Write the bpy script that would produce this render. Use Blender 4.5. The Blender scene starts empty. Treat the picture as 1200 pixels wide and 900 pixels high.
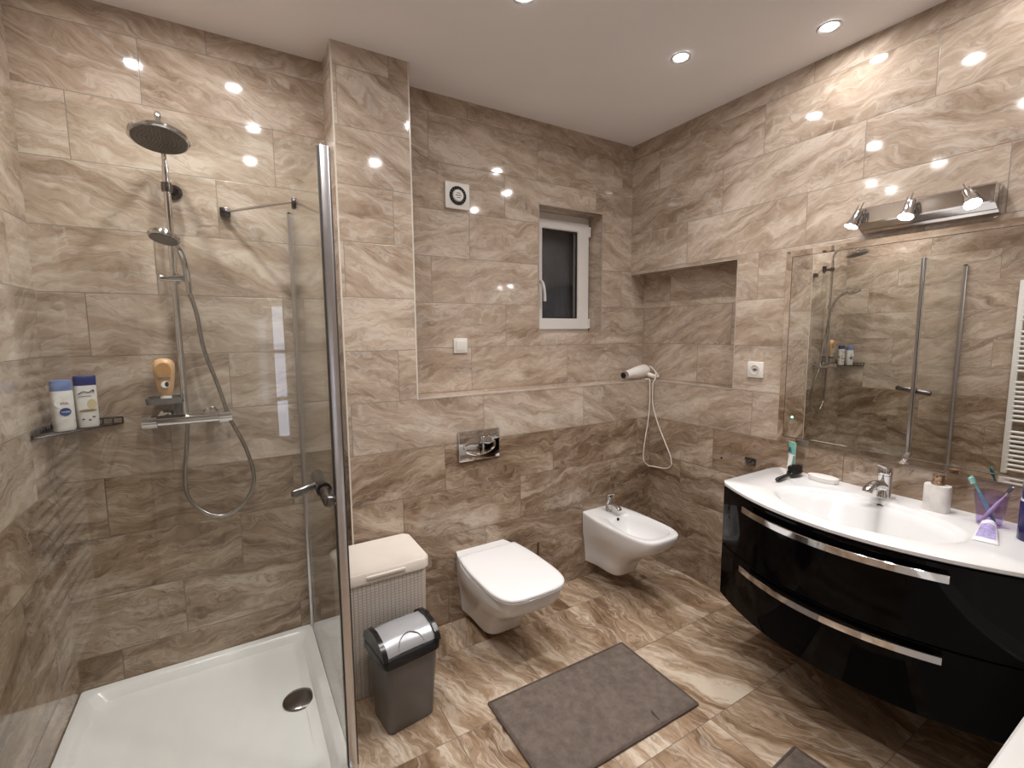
import bpy, bmesh, math, random
from mathutils import Vector, Matrix
random.seed(7)
S = bpy.context.scene
COL = S.collection
R = math.radians
# ------------------------------------------------------------------ camera
YAW, PITCH, ROLL = R(30.914), R(6.155), R(-0.457)
FPX = 549.8
F = Vector((math.sin(YAW)*math.cos(PITCH), math.cos(YAW)*math.cos(PITCH), -math.sin(PITCH)))
RT = Vector((math.cos(YAW), -math.sin(YAW), 0)); UP = RT.cross(F)
c, s = math.cos(ROLL), math.sin(ROLL)
RT, UP = c*RT + s*UP, -s*RT + c*UP
cam = bpy.data.cameras.new('camera'); cam.sensor_width = 36; cam.lens = FPX/1200*36
cam.clip_start = 0.02
co = bpy.data.objects.new('camera', cam); COL.objects.link(co)
co.matrix_world = Matrix(((RT.x, UP.x, -F.x, -2.2501), (RT.y, UP.y, -F.y, -2.2514), (RT.z, UP.z, -F.z, 1.4412), (0, 0, 0, 1)))
S.camera = co
# ------------------------------------------------------------------ light, exposure
W = bpy.data.worlds.new('night'); S.world = W; W.use_nodes = True
W.node_tree.nodes['Background'].inputs[0].default_value = (.02, .025, .04, 1)
W.node_tree.nodes['Background'].inputs[1].default_value = .5
S.view_settings.view_transform = 'Standard'; S.view_settings.look = 'None'
S.view_settings.gamma = 1; S.view_settings.use_curve_mapping = False
S.view_settings.exposure = 0.56
SPOT_WATTS = 18.0           # beam of each ceiling spotlight
SPOT_STRENGTH = 255.0        # glow of its bulb
LAMP_STRENGTH = 46.0       # three little spots above the mirror
S.cycles.max_bounces = 10; S.cycles.glossy_bounces = 6; S.cycles.diffuse_bounces = 6
S.cycles.transparent_max_bounces = 16; S.cycles.transmission_bounces = 8
S.cycles.caustics_reflective = False; S.cycles.caustics_refractive = False
S.cycles.sample_clamp_indirect = 8.0
S.cycles.use_denoising = True
# ------------------------------------------------------------------ dimensions
H = 2.6; XL = -2.815; YF = -2.75; YP = -.188; ZB = .9134; T = .22835; ZL = 1.1418
CX0, CX1 = -1.8386, -1.521          # column
# ------------------------------------------------------------------ materials
def newmat(name):
    m = bpy.data.materials.new(name); m.use_nodes = True
    return m, m.node_tree, m.node_tree.nodes['Principled BSDF']
def pbr(name, col, rough=.4, metal=0, spec=.5, coat=0, emit=None, es=0, noise=None, bump=None, trans=0, ior=1.45):
    m, nt, b = newmat(name)
    b.inputs['Base Color'].default_value = (*col, 1); b.inputs['Roughness'].default_value = rough
    b.inputs['Metallic'].default_value = metal; b.inputs['Specular IOR Level'].default_value = spec
    b.inputs['Coat Weight'].default_value = coat; b.inputs['Coat Roughness'].default_value = .03
    b.inputs['Transmission Weight'].default_value = trans; b.inputs['IOR'].default_value = ior
    if emit: b.inputs['Emission Color'].default_value = (*emit, 1); b.inputs['Emission Strength'].default_value = es
    tc = nt.nodes.new('ShaderNodeTexCoord')
    if noise:      # (scale, amount): mild procedural colour variation
        n = nt.nodes.new('ShaderNodeTexNoise'); n.inputs['Scale'].default_value = noise[0]; n.inputs['Detail'].default_value = 6
        nt.links.new(tc.outputs['Object'], n.inputs['Vector'])
        r = nt.nodes.new('ShaderNodeValToRGB')
        a = noise[1]; r.color_ramp.elements[0].position = .3; r.color_ramp.elements[1].position = .7
        r.color_ramp.elements[0].color = (*[v*(1-a) for v in col], 1); r.color_ramp.elements[1].color = (*[min(1, v*(1+a)) for v in col], 1)
        nt.links.new(n.outputs['Fac'], r.inputs['Fac']); nt.links.new(r.outputs['Color'], b.inputs['Base Color'])
    if bump:       # (scale, strength, distance)
        n = nt.nodes.new('ShaderNodeTexNoise'); n.inputs['Scale'].default_value = bump[0]; n.inputs['Detail'].default_value = 4
        nt.links.new(tc.outputs['Object'], n.inputs['Vector'])
        bp = nt.nodes.new('ShaderNodeBump'); bp.inputs['Strength'].default_value = bump[1]; bp.inputs['Distance'].default_value = bump[2]
        nt.links.new(n.outputs['Fac'], bp.inputs['Height']); nt.links.new(bp.outputs['Normal'], b.inputs['Normal'])
    return m
def glassmat(name, tint, refl=1.0):
    m, nt, b = newmat(name); nt.nodes.remove(b)
    out = nt.nodes['Material Output']
    tr = nt.nodes.new('ShaderNodeBsdfTransparent'); tr.inputs[0].default_value = (*tint, 1)
    gl = nt.nodes.new('ShaderNodeBsdfGlossy'); gl.inputs['Roughness'].default_value = 0; gl.inputs[0].default_value = (1, 1, 1, 1)
    lw = nt.nodes.new('ShaderNodeLayerWeight'); lw.inputs['Blend'].default_value = .5
    p = nt.nodes.new('ShaderNodeMath'); p.operation = 'POWER'; p.inputs[1].default_value = 5
    q = nt.nodes.new('ShaderNodeMath'); q.operation = 'MULTIPLY_ADD'; q.inputs[1].default_value = .9*refl; q.inputs[2].default_value = .035*refl
    mx = nt.nodes.new('ShaderNodeMixShader')
    L = nt.links.new
    L(lw.outputs['Facing'], p.inputs[0]); L(p.outputs[0], q.inputs[0]); L(q.outputs[0], mx.inputs[0])
    L(tr.outputs[0], mx.inputs[1]); L(gl.outputs[0], mx.inputs[2]); L(mx.outputs[0], out.inputs['Surface'])
    return m
class NB:
    """tiny node-expression helper"""
    def __init__(s, nt): s.nt = nt
    def m(s, op, *a):
        n = s.nt.nodes.new('ShaderNodeMath'); n.operation = op
        for i, v in enumerate(a):
            if isinstance(v, (int, float)): n.inputs[i].default_value = v
            else: s.nt.links.new(v, n.inputs[i])
        return n.outputs[0]
    def vec(s, x, y, z):
        n = s.nt.nodes.new('ShaderNodeCombineXYZ')
        for i, v in enumerate((x, y, z)):
            if isinstance(v, (int, float)): n.inputs[i].default_value = v
            else: s.nt.links.new(v, n.inputs[i])
        return n.outputs[0]
    def noise(s, v, scale, detail=5, dist=0, rough=.55):
        n = s.nt.nodes.new('ShaderNodeTexNoise'); n.inputs['Scale'].default_value = scale; n.inputs['Detail'].default_value = detail
        n.inputs['Distortion'].default_value = dist; n.inputs['Roughness'].default_value = rough
        s.nt.links.new(v, n.inputs['Vector']); return n.outputs['Fac']
    def ramp(s, f, stops):
        n = s.nt.nodes.new('ShaderNodeValToRGB'); e = n.color_ramp.elements
        while len(e) < len(stops): e.new(.5)
        for el, (p, c) in zip(e, stops): el.position = p; el.color = (*c, 1)
        s.nt.links.new(f, n.inputs['Fac']); return n.outputs['Color']
    def mix(s, f, a, b, mode='MIX'):
        n = s.nt.nodes.new('ShaderNodeMix'); n.data_type = 'RGBA'; n.blend_type = mode
        for i, v in ((0, f), (6, a), (7, b)):
            if isinstance(v, (int, float)): n.inputs[i].default_value = v
            elif isinstance(v, tuple): n.inputs[i].default_value = (*v, 1)
            else: s.nt.links.new(v, n.inputs[i])
        return n.outputs[2]
LIGHT = [(.18, (.250, .182, .132)), (.38, (.372, .289, .222)), (.56, (.462, .372, .296)), (.80, (.595, .512, .432))]
DARK = [(.18, (.128, .080, .049)), (.38, (.224, .154, .102)), (.58, (.326, .242, .173)), (.80, (.49, .405, .322))]
FLOOR = [(.18, (.136, .082, .049)), (.38, (.260, .175, .111)), (.56, (.372, .270, .186)), (.78, (.605, .515, .415))]
def tilemat(name, px, py, offx=.2133, offy=-.2133, L=.64, t=T, floor=False):
    m, nt, b = newmat(name); N = NB(nt); lk = nt.links.new
    g = nt.nodes.new('ShaderNodeNewGeometry')
    sp = nt.nodes.new('ShaderNodeSeparateXYZ'); lk(g.outputs['Position'], sp.inputs[0])
    X, Y, Z = sp.outputs
    sn = nt.nodes.new('ShaderNodeSeparateXYZ'); lk(g.outputs['True Normal'], sn.inputs[0])
    ax = N.m('GREATER_THAN', N.m('ABSOLUTE', sn.outputs[0]), .5)      # faces whose normal is x
    az = N.m('GREATER_THAN', N.m('ABSOLUTE', sn.outputs[2]), .5)
    if floor:
        u, v = N.m('ADD', X, 1.215+.422*20), N.m('ADD', Y, .402+.422*20)
        row = N.m('FLOOR', N.m('DIVIDE', v, t)); ph = 0.0
    else:
        u = N.m('ADD', X, N.m('MULTIPLY', ax, N.m('SUBTRACT', Y, X)))
        v = N.m('ADD', Z, N.m('MULTIPLY', az, N.m('SUBTRACT', N.m('ADD', Y, ZL + .19), Z)))
        row = N.m('FLOOR', N.m('DIVIDE', N.m('ADD', v, .0001), t))
        ph = N.m('ADD', N.m('ADD', px, N.m('MULTIPLY', row, offx)),
                 N.m('MULTIPLY', ax, N.m('SUBTRACT', N.m('ADD', py, N.m('MULTIPLY', row, offy)), N.m('ADD', px, N.m('MULTIPLY', row, offx)))))
    uu = N.m('DIVIDE', N.m('SUBTRACT', u, ph), L)
    col = N.m('FLOOR', uu)
    fu = N.m('MULTIPLY', N.m('SUBTRACT', uu, col), L)
    fv = N.m('SUBTRACT', v, N.m('MULTIPLY', row, t))
    d = N.m('MINIMUM', N.m('MINIMUM', fu, N.m('SUBTRACT', L, fu)), N.m('MINIMUM', fv, N.m('SUBTRACT', t, fv)))
    mr = nt.nodes.new('ShaderNodeMapRange'); mr.interpolation_type = 'SMOOTHSTEP'
    mr.inputs['From Min'].default_value = .0006; mr.inputs['From Max'].default_value = .0024
    lk(d, mr.inputs['Value']); face = mr.outputs[0]
    wn = nt.nodes.new('ShaderNodeTexWhiteNoise'); wn.noise_dimensions = '3D'
    lk(N.vec(row, col, N.m('ADD', N.m('MULTIPLY', ax, 7.3), px+3.1)), wn.inputs['Vector'])
    rs = nt.nodes.new('ShaderNodeSeparateColor'); lk(wn.outputs['Color'], rs.inputs[0])
    r1, r2, r3 = rs.outputs
    # streaks: noise squashed across the streak direction and bent by a slow warp
    slope = N.m('MULTIPLY', N.m('SUBTRACT', r1, .35), .75)
    if floor:      # streaks run along y
        a0, b0 = v, u
    else:
        a0, b0 = u, v
    bb = N.m('ADD', b0, N.m('MULTIPLY', a0, slope))
    aa = N.m('ADD', a0, N.m('MULTIPLY', r2, 40)); bb = N.m('ADD', bb, N.m('MULTIPLY', r3, 40))
    warp = N.noise(N.vec(N.m('MULTIPLY', aa, 1.0), N.m('MULTIPLY', bb, 1.5), 0), 4.5, 3)
    bw = N.m('ADD', bb, N.m('MULTIPLY', N.m('SUBTRACT', warp, .5), .17))
    P = N.vec(N.m('MULTIPLY', aa, .55 if floor else .85), N.m('MULTIPLY', bw, 3.4 if floor else 3.7), 0)
    n1 = N.noise(P, 2.6, 7, .35, .58)
    n2 = N.noise(P, 8.0, 7, .8, .62)
    n3 = N.noise(N.vec(N.m('MULTIPLY', aa, 1.6), N.m('MULTIPLY', bw, 6.5), 0), 13, 8, .3, .68)
    f = N.m('ADD', N.m('MULTIPLY', n1, .72), N.m('ADD', N.m('MULTIPLY', n2, .26), N.m('MULTIPLY', n3, .24)))
    f = N.m('ADD', N.m('MULTIPLY', N.m('SUBTRACT', f, .61), 2.25), N.m('ADD', .46, N.m('MULTIPLY', r2, .10)))
    vein = N.m('ABSOLUTE', N.m('SUBTRACT', N.noise(P, 2.1, 5, 1.0, .55), .5))
    vm = nt.nodes.new('ShaderNodeMapRange'); vm.interpolation_type = 'SMOOTHSTEP'
    vm.inputs['From Min'].default_value = 0; vm.inputs['From Max'].default_value = .028
    vm.inputs['To Min'].default_value = 1; vm.inputs['To Max'].default_value = 0; lk(vein, vm.inputs['Value'])
    vein2 = N.m('ABSOLUTE', N.m('SUBTRACT', N.noise(P, 3.4, 6, 1.6, .6), .47))
    vm2 = nt.nodes.new('ShaderNodeMapRange'); vm2.interpolation_type = 'SMOOTHSTEP'
    vm2.inputs['From Min'].default_value = 0; vm2.inputs['From Max'].default_value = .02
    vm2.inputs['To Min'].default_value = 1; vm2.inputs['To Max'].default_value = 0; lk(vein2, vm2.inputs['Value'])
    if floor:
        c = N.ramp(f, FLOOR); hi, lo = (.62, .53, .44), (.075, .045, .028)
        c = N.mix(N.m('MULTIPLY', vm.outputs[0], .45), c, hi); c = N.mix(N.m('MULTIPLY', vm2.outputs[0], .36), c, lo)
        gr = (.16, .12, .09)
    else:
        isd = N.m('LESS_THAN', v, ZB - .001)
        cl = N.ramp(f, LIGHT); cd = N.ramp(f, DARK)
        cl = N.mix(N.m('MULTIPLY', vm.outputs[0], .34), cl, (.62, .57, .52)); cl = N.mix(N.m('MULTIPLY', vm2.outputs[0], .34), cl, (.20, .155, .12))
        cd = N.mix(N.m('MULTIPLY', vm.outputs[0], .32), cd, (.5, .43, .36)); cd = N.mix(N.m('MULTIPLY', vm2.outputs[0], .42), cd, (.07, .042, .026))
        c = N.mix(isd, cl, cd)
        gr = N.mix(isd, (.235, .195, .16), (.15, .115, .085))
    c = N.mix(face, gr, c)
    lk(c, b.inputs['Base Color'])
    lk(N.m('ADD', N.m('MULTIPLY', N.m('SUBTRACT', 1.0, face), .5), .075 if not floor else .13), b.inputs['Roughness'])
    b.inputs['Specular IOR Level'].default_value = .5
    bp = nt.nodes.new('ShaderNodeBump'); bp.inputs['Strength'].default_value = .5; bp.inputs['Distance'].default_value = .0012
    lk(face, bp.inputs['Height']); lk(bp.outputs['Normal'], b.inputs['Normal'])
    return m
M = {}
o7 = .2133*7
M['tile_back'] = tilemat('travertine tiles', -1.365-o7, -1.072+.2133*8)
M['tile_low'] = tilemat('travertine tiles lower', -.967-.2133*2, -1.072+.2133*8)
M['tile_shower'] = tilemat('travertine tiles shower', -2.471-o7, -.3)
M['tile_right'] = tilemat('travertine tiles right', -.3, -1.072+.2133*8)
M['tile_left'] = tilemat('travertine tiles left', -.3, -.62+.2133*3)
M['tile_floor'] = tilemat('travertine floor tiles', 0, 0, L=.422, t=.422, floor=True)
M['ceiling'] = pbr('matt ceiling paint', (.87, .86, .875), .8, spec=.25, noise=(3, .015))
M['trim'] = pbr('pale tile trim', (.62, .57, .50), .25, noise=(20, .05))
M['trim_dull'] = pbr('stone coloured tile trim', (.40, .35, .305), .3, noise=(20, .06))
M['chrome'] = pbr('polished chrome', (.68, .68, .69), .07, 1, noise=(6, .03))
M['satin'] = pbr('satin aluminium', (.62, .62, .64), .28, 1, noise=(30, .04))
M['hose'] = pbr('metal hose', (.40, .385, .375), .25, 1, noise=(60, .1))
M['dark_metal'] = pbr('dark chrome', (.16, .15, .15), .2, 1, noise=(20, .1))
M['ceramic'] = pbr('white glazed ceramic', (.73, .725, .73), .10, coat=.3, noise=(4, .012))
M['acrylic'] = pbr('white acrylic', (.72, .715, .71), .17, noise=(4, .012))
M['white_plastic'] = pbr('white plastic', (.78, .76, .73), .32, noise=(8, .015))
M['seat_plastic'] = pbr('white duroplast', (.75, .745, .755), .16, noise=(6, .01))
M['pvc'] = pbr('white window plastic', (.74, .72, .70), .3, noise=(8, .015))
M['cream'] = pbr('cream plastic', (.66, .60, .545), .38, noise=(10, .02))
M['black_gloss'] = pbr('black lacquer', (.002, .0017, .002), .05, spec=.13, noise=(5, .2))
M['black'] = pbr('black plastic', (.008, .008, .009), .22, noise=(20, .15))
M['seal'] = pbr('grey seal strip', (.07, .066, .064), .4, noise=(30, .1))
M['rubber'] = pbr('dark rubber', (.02, .02, .02), .6, noise=(30, .2))
M['grey_plastic'] = pbr('grey plastic', (.125, .122, .123), .34, noise=(15, .06))
M['silver_plastic'] = pbr('silver grey plastic', (.42, .425, .45), .26, metal=.3, noise=(15, .03))
M['mirror'] = pbr('silvered mirror', (.80, .79, .765), .005, 1, noise=(2, .005))
M['bevel'] = pbr('bevelled mirror edge', (.86, .82, .78), .03, 1, noise=(2, .005))
M['seam'] = pbr('dark mirror seam', (.05, .035, .03), .3, noise=(9, .1))
M['glass'] = glassmat('clear shower glass', (.955, .966, .955))
M['pane'] = glassmat('window glass', (.90, .91, .92))
M['purple'] = glassmat('purple clear plastic', (.85, .80, .94), .8)
M['radiator'] = pbr('white enamel', (.74, .74, .72), .28, noise=(8, .01))
M['blind'] = pbr('dark grey blind', (.10, .10, .115), .6, noise=(6, .1))
M['mat'] = pbr('taupe towelling', (.165, .132, .113), .95, spec=.1, noise=(32, .20), bump=(380, .9, .004))
M['hem'] = pbr('taupe hem', (.105, .082, .070), .95, spec=.1, noise=(40, .15), bump=(300, .6, .002))
M['bulb'] = pbr('lit spotlight bulb', (1, 1, 1), .5, emit=(1, .965, .935), es=SPOT_STRENGTH, noise=(5, .01))
M['lamp'] = pbr('lit lamp bulb', (1, 1, 1), .5, emit=(1, .955, .98), es=LAMP_STRENGTH, noise=(5, .01))
M['lit_glass'] = pbr('lit frosted glass', (.7, .75, .85), .5, emit=(.72, .80, 1), es=2.6, noise=(5, .02))
M['led'] = pbr('turquoise indicator light', (.1, .8, .7), .4, emit=(.25, 1, .85), es=3, noise=(5, .01))
M['bottle_white'] = pbr('white bottle plastic', (.76, .75, .73), .3, noise=(12, .02))
M['cap_blue'] = pbr('soft blue cap', (.15, .22, .45), .35, noise=(12, .05))
M['cap_navy'] = pbr('navy cap', (.02, .035, .16), .3, noise=(12, .06))
M['logo_blue'] = pbr('deep blue print', (.015, .05, .22), .35, noise=(12, .05))
M['ink_white'] = pbr('white print', (.8, .8, .8), .4, noise=(12, .02))
M['ink_red'] = pbr('faded red print', (.40, .20, .24), .4, noise=(12, .08))
M['ink_grey'] = pbr('grey print', (.12, .13, .15), .4, noise=(12, .1))
M['ink_gold'] = pbr('olive gold print', (.25, .21, .10), .4, noise=(12, .1))
M['pale_gold'] = pbr('pale yellow print', (.60, .52, .34), .4, noise=(12, .05))
M['tan'] = pbr('tan bottle plastic', (.58, .36, .19), .3, noise=(12, .05))
M['tan_label'] = pbr('golden brown label', (.40, .22, .09), .4, noise=(60, .15))
M['smoke'] = pbr('smoked grey plastic', (.16, .155, .15), .15, noise=(12, .1))
M['marble'] = pbr('white marble', (.70, .67, .65), .3, noise=(26, .13))
M['bronze'] = pbr('brushed bronze', (.46, .33, .22), .25, 1, noise=(30, .08))
M['navy'] = pbr('navy glass', (.025, .02, .10), .12, noise=(10, .15))
M['green'] = pbr('sea green print', (.16, .42, .34), .35, noise=(18, .15))
M['magenta'] = pbr('magenta print', (.45, .06, .18), .4, noise=(20, .1))
M['lilac'] = pbr('lilac print', (.36, .31, .56), .45, noise=(90, .35))
M['tube'] = pbr('white tube plastic', (.74, .72, .76), .35, bump=(45, .5, .004), noise=(20, .03))
M['teal'] = pbr('teal plastic', (.14, .40, .42), .35, noise=(20, .1))
M['mint'] = pbr('mint bristles', (.42, .72, .66), .6, noise=(80, .15))
M['brush_pink'] = pbr('pale pink plastic', (.66, .52, .62), .3, noise=(20, .05))
M['bristle'] = pbr('black bristles', (.018, .012, .010), .75, noise=(90, .4), bump=(500, 1, .004))
M['cord'] = pbr('cream cable', (.68, .62, .54), .5, noise=(30, .04))
M['void'] = pbr('dark hole', (.006, .006, .006), .7, noise=(30, .2))
M['brown_rod'] = pbr('dark brown metal', (.12, .075, .05), .3, .5, noise=(20, .1))
# basket-weave plastic for the hamper
def weave():
    m, nt, b = newmat('cream basket weave plastic'); N = NB(nt); lk = nt.links.new
    g = nt.nodes.new('ShaderNodeNewGeometry'); sp = nt.nodes.new('ShaderNodeSeparateXYZ'); lk(g.outputs['Position'], sp.inputs[0])
    sn = nt.nodes.new('ShaderNodeSeparateXYZ'); lk(g.outputs['True Normal'], sn.inputs[0])
    ax = N.m('GREATER_THAN', N.m('ABSOLUTE', sn.outputs[0]), .6)
    u = N.m('ADD', sp.outputs[0], N.m('MULTIPLY', ax, N.m('SUBTRACT', sp.outputs[1], sp.outputs[0])))
    a = N.m('DIVIDE', u, .016); z = N.m('DIVIDE', sp.outputs[2], .0115)
    fa = N.m('ABSOLUTE', N.m('SUBTRACT', N.m('FRACT', a), .5)); fz = N.m('ABSOLUTE', N.m('SUBTRACT', N.m('FRACT', z), .5))
    h = N.m('MINIMUM', N.m('SUBTRACT', .5, fa), N.m('SUBTRACT', .5, fz))
    h = N.m('MINIMUM', N.m('MULTIPLY', h, 5.0), 1.0)
    c = N.mix(h, (.42, .37, .325), (.64, .58, .52)); lk(c, b.inputs['Base Color']); b.inputs['Roughness'].default_value = .45
    bp = nt.nodes.new('ShaderNodeBump'); bp.inputs['Strength'].default_value = .8; bp.inputs['Distance'].default_value = .0025
    lk(h, bp.inputs['Height']); lk(bp.outputs['Normal'], b.inputs['Normal'])
    return m
M['weave'] = weave()
# ------------------------------------------------------------------ mesh helpers
def BM(): return bmesh.new()
def box(bm, a, b, bev=0, seg=2, rot=None, piv=None, mi=0):
    a, b = Vector(a), Vector(b)
    lo = Vector(map(min, a, b)); hi = Vector(map(max, a, b))
    t = bmesh.new(); bmesh.ops.create_cube(t, size=1)
    for v in t.verts: v.co = Vector((lo[i] + (v.co[i]+.5)*(hi[i]-lo[i]) for i in range(3)))
    if bev: bmesh.ops.bevel(t, geom=t.edges[:], offset=bev, segments=seg, affect='EDGES', profile=.5)
    if rot: bmesh.ops.rotate(t, verts=t.verts, cent=piv if piv is not None else (lo+hi)/2, matrix=rot)
    for f in t.faces: f.material_index = mi
    join(bm, t)
def join(bm, t):
    me = bpy.data.meshes.new('tmp'); t.to_mesh(me); t.free(); bm.from_mesh(me); bpy.data.meshes.remove(me)
def loft(bm, rings, cap0=True, cap1=True, closed=True):
    vs = [[bm.verts.new(p) for p in r] for r in rings]
    n = len(rings[0])
    for a, b in zip(vs, vs[1:]):
        for i in range(n if closed else n-1):
            j = (i+1) % n
            try: bm.faces.new((a[i], a[j], b[j], b[i]))
            except ValueError: pass
    if cap0: bm.faces.new(vs[0][::-1])
    if cap1: bm.faces.new(vs[-1])
def frame(d):
    d = d.normalized(); a = Vector((0, 0, 1)) if abs(d.z) < .9 else Vector((1, 0, 0))
    x = a.cross(d).normalized(); return x, d.cross(x)
def tube(bm, pts, r, n=12, cap=True, flat=None):
    pts = [Vector(p) for p in pts]; rs = r if isinstance(r, (list, tuple)) else [r]*len(pts)
    rings = []; x = None
    for i, p in enumerate(pts):
        d = (pts[min(i+1, len(pts)-1)] - pts[max(i-1, 0)]).normalized()
        if x is None: x, y = frame(d)
        else:
            x = (x - d*x.dot(d)).normalized(); y = d.cross(x)
        fx, fy = flat if flat else (1, 1)
        rings.append([p + rs[i]*(x*math.cos(2*math.pi*k/n)*fx + y*math.sin(2*math.pi*k/n)*fy) for k in range(n)])
    loft(bm, rings, cap, cap)
def spline(pts, n=8):
    pts = [Vector(p) for p in pts]; P = [2*pts[0]-pts[1]] + pts + [2*pts[-1]-pts[-2]]; out = []
    for i in range(1, len(P)-2):
        for k in range(n):
            t = k/n; a, b, c, d = P[i-1:i+3]
            out.append(.5*((2*b) + (c-a)*t + (2*a-5*b+4*c-d)*t*t + (3*b-a-3*c+d)*t**3))
    return out + [pts[-1]]
def pill(bm, a, b, r, n=14):
    a, b = Vector(a), Vector(b); d = (b-a).normalized(); pts = []; rs = []
    for k in range(5): t = math.pi/2*k/4; pts.append(a - d*r*math.cos(t)*.6); rs.append(max(r*math.sin(t), 1e-4))
    for k in range(5): t = math.pi/2*k/4; pts.append(b + d*r*math.sin(t)*.6); rs.append(max(r*math.cos(t), 1e-4))
    tube(bm, pts, rs, n)
def lathe(bm, prof, c=(0, 0, 0), n=28, sx=1, sy=1, axis=None):
    """prof: list of (radius, height); axis: direction (default +z)"""
    c = Vector(c); ax = Vector(axis).normalized() if axis is not None else Vector((0, 0, 1))
    x, y = (Vector((1, 0, 0)), Vector((0, 1, 0))) if axis is None else frame(ax)
    rings = [[c + ax*h + x*(max(r, 1e-5)*sx*math.cos(2*math.pi*k/n)) + y*(max(r, 1e-5)*sy*math.sin(2*math.pi*k/n)) for k in range(n)] for r, h in prof]
    loft(bm, rings, True, True)
def prism(bm, poly, z0, z1):
    loft(bm, [[Vector((p[0], p[1], z0)) for p in poly], [Vector((p[0], p[1], z1)) for p in poly]])
def finish(bm, sharp=35):
    bmesh.ops.remove_doubles(bm, verts=bm.verts, dist=1e-6)
    bmesh.ops.recalc_face_normals(bm, faces=bm.faces)
def wloc(o):
    v = Vector(o.location)
    while o.parent: o = o.parent; v = v + Vector(o.location)
    return v
def obj(name, bm, mat, parent=None, label=None, smooth=True, angle=38, kind=None, recalc=True):
    if recalc: finish(bm)
    if parent is None:
        lo = [min(v.co[i] for v in bm.verts) for i in range(3)]; hi = [max(v.co[i] for v in bm.verts) for i in range(3)]
        base = Vector(((lo[0]+hi[0])/2, (lo[1]+hi[1])/2, lo[2]))
    else: base = wloc(parent)
    for v in bm.verts: v.co -= base
    me = bpy.data.meshes.new(name); bm.to_mesh(me); bm.free()
    for m in (mat if isinstance(mat, (list, tuple)) else [mat]): me.materials.append(M[m] if isinstance(m, str) else m)
    if smooth:
        for p in me.polygons: p.use_smooth = True
        me.set_sharp_from_angle(angle=R(angle))
    o = bpy.data.objects.new(name, me); COL.objects.link(o)
    if parent is None: o.location = base
    else: o.parent = parent
    if label: o['label'] = label
    if kind: o['kind'] = kind
    return o
def thing(name, label, cat, loc, group=None):
    o = bpy.data.objects.new(name, None); COL.objects.link(o); o.location = loc
    o.empty_display_size = .05
    o['label'] = label; o['category'] = cat
    if group: o['group'] = group
    return o
def tag(o, label, cat, group=None):
    o['label'] = label; o['category'] = cat
    if group: o['group'] = group
    return o
def structure(name, bm, mat, **k): return obj(name, bm, mat, kind='structure', smooth=False, **k)
def text(name, txt, size, mat, parent, origin, xdir, zdir, label=None, ext=.0006):
    cu = bpy.data.curves.new('t', 'FONT'); cu.body = txt; cu.size = size; cu.align_x = 'CENTER'; cu.align_y = 'CENTER'; cu.extrude = ext
    to = bpy.data.objects.new('t', cu); COL.objects.link(to)
    dg = bpy.context.evaluated_depsgraph_get(); me = bpy.data.meshes.new_from_object(to.evaluated_get(dg))
    bpy.data.objects.remove(to); bm = BM(); bm.from_mesh(me); bpy.data.meshes.remove(me)
    x = Vector(xdir).normalized(); z = Vector(zdir).normalized(); y = x.cross(z)
    for v in bm.verts: v.co = Vector(origin) + x*v.co.x + z*v.co.y + y*v.co.z*1.0
    return obj(name, bm, mat, parent, label, smooth=False)
# ------------------------------------------------------------------ room shell
b = BM(); box(b, (XL-.1, YF-.1, -.1), (.3, .35, 0)); structure('floor', b, 'tile_floor')
b = BM(); box(b, (XL-.1, YF-.1, H), (.3, .35, H+.1)); structure('ceiling', b, 'ceiling')
b = BM(); box(b, (XL-.1, YF, 0), (XL, .35, H)); structure('wall_left', b, 'tile_left')
b = BM(); box(b, (XL-.1, YF-.1, 0), (.3, YF, H)); structure('wall_front', b, 'tile_left')
# right wall with the shallow niche next to the back corner
RD, RZ0, RZ1, RY = .12, ZL, 1.8085, -.746
b = BM()
box(b, (0, YF, 0), (.3, RY, H)); box(b, (0, RY, 0), (.3, .35, RZ0)); box(b, (0, RY, RZ1), (.3, .35, H)); box(b, (RD, RY, RZ0), (.3, .35, RZ1))
structure('wall_right', b, 'tile_right')
# back wall: shower part, column, upper part with the window opening, boxed-out lower part with a ledge
WX0, WX1, WZ0, WZ1 = -.717, -.247, 1.4425, 2.160
b = BM()
box(b, (XL, 0, 0), (CX0+.05, .35, H), mi=1)
box(b, (CX0+.05, 0, 0), (WX0, .35, H)); box(b, (WX1, 0, 0), (RD, .35, H))
box(b, (WX0, 0, 0), (WX1, .35, WZ0)); box(b, (WX0, 0, WZ1), (WX1, .35, H))
structure('wall_back', b, ['tile_back', 'tile_shower'])
b = BM(); box(b, (CX0, YP, 0), (CX1, 0, H)); structure('wall_column', b, 'tile_low')
b = BM(); box(b, (CX1, YP, 0), (0, 0, ZL)); structure('wall_ledge', b, 'tile_low')
def trim(k, a, c): b = BM(); box(b, a, c); structure('trim_%d' % k, b, 'trim' if k < 3 else 'trim_dull')
e = .004
trim(1, (CX0-e/2, YP-.0015, 0), (CX0+e, YP+.004, H)); trim(2, (CX1-e, YP-.0015, ZL), (CX1+e/2, YP+.004, H))
trim(3, (CX1, YP-.0012, ZL-.004), (0, YP+.006, ZL+.0015)); trim(4, (-.0012, RY, RZ0-.004), (.008, YP, RZ0+.0015))
trim(5, (-.0015, RY-e, RZ0), (.004, RY+.001, RZ1)); trim(6, (WX0-e, -.0015, WZ0-e), (WX0+.001, .004, WZ1+e)); trim(7, (WX1-.001, -.0015, WZ0), (WX1+.003, .004, WZ1))
trim(8, (WX0, -.0015, WZ1-.001), (WX1, .004, WZ1+.003)); trim(9, (-.0012, RY, RZ1-.001), (.004, 0, RZ1+.003))
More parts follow.
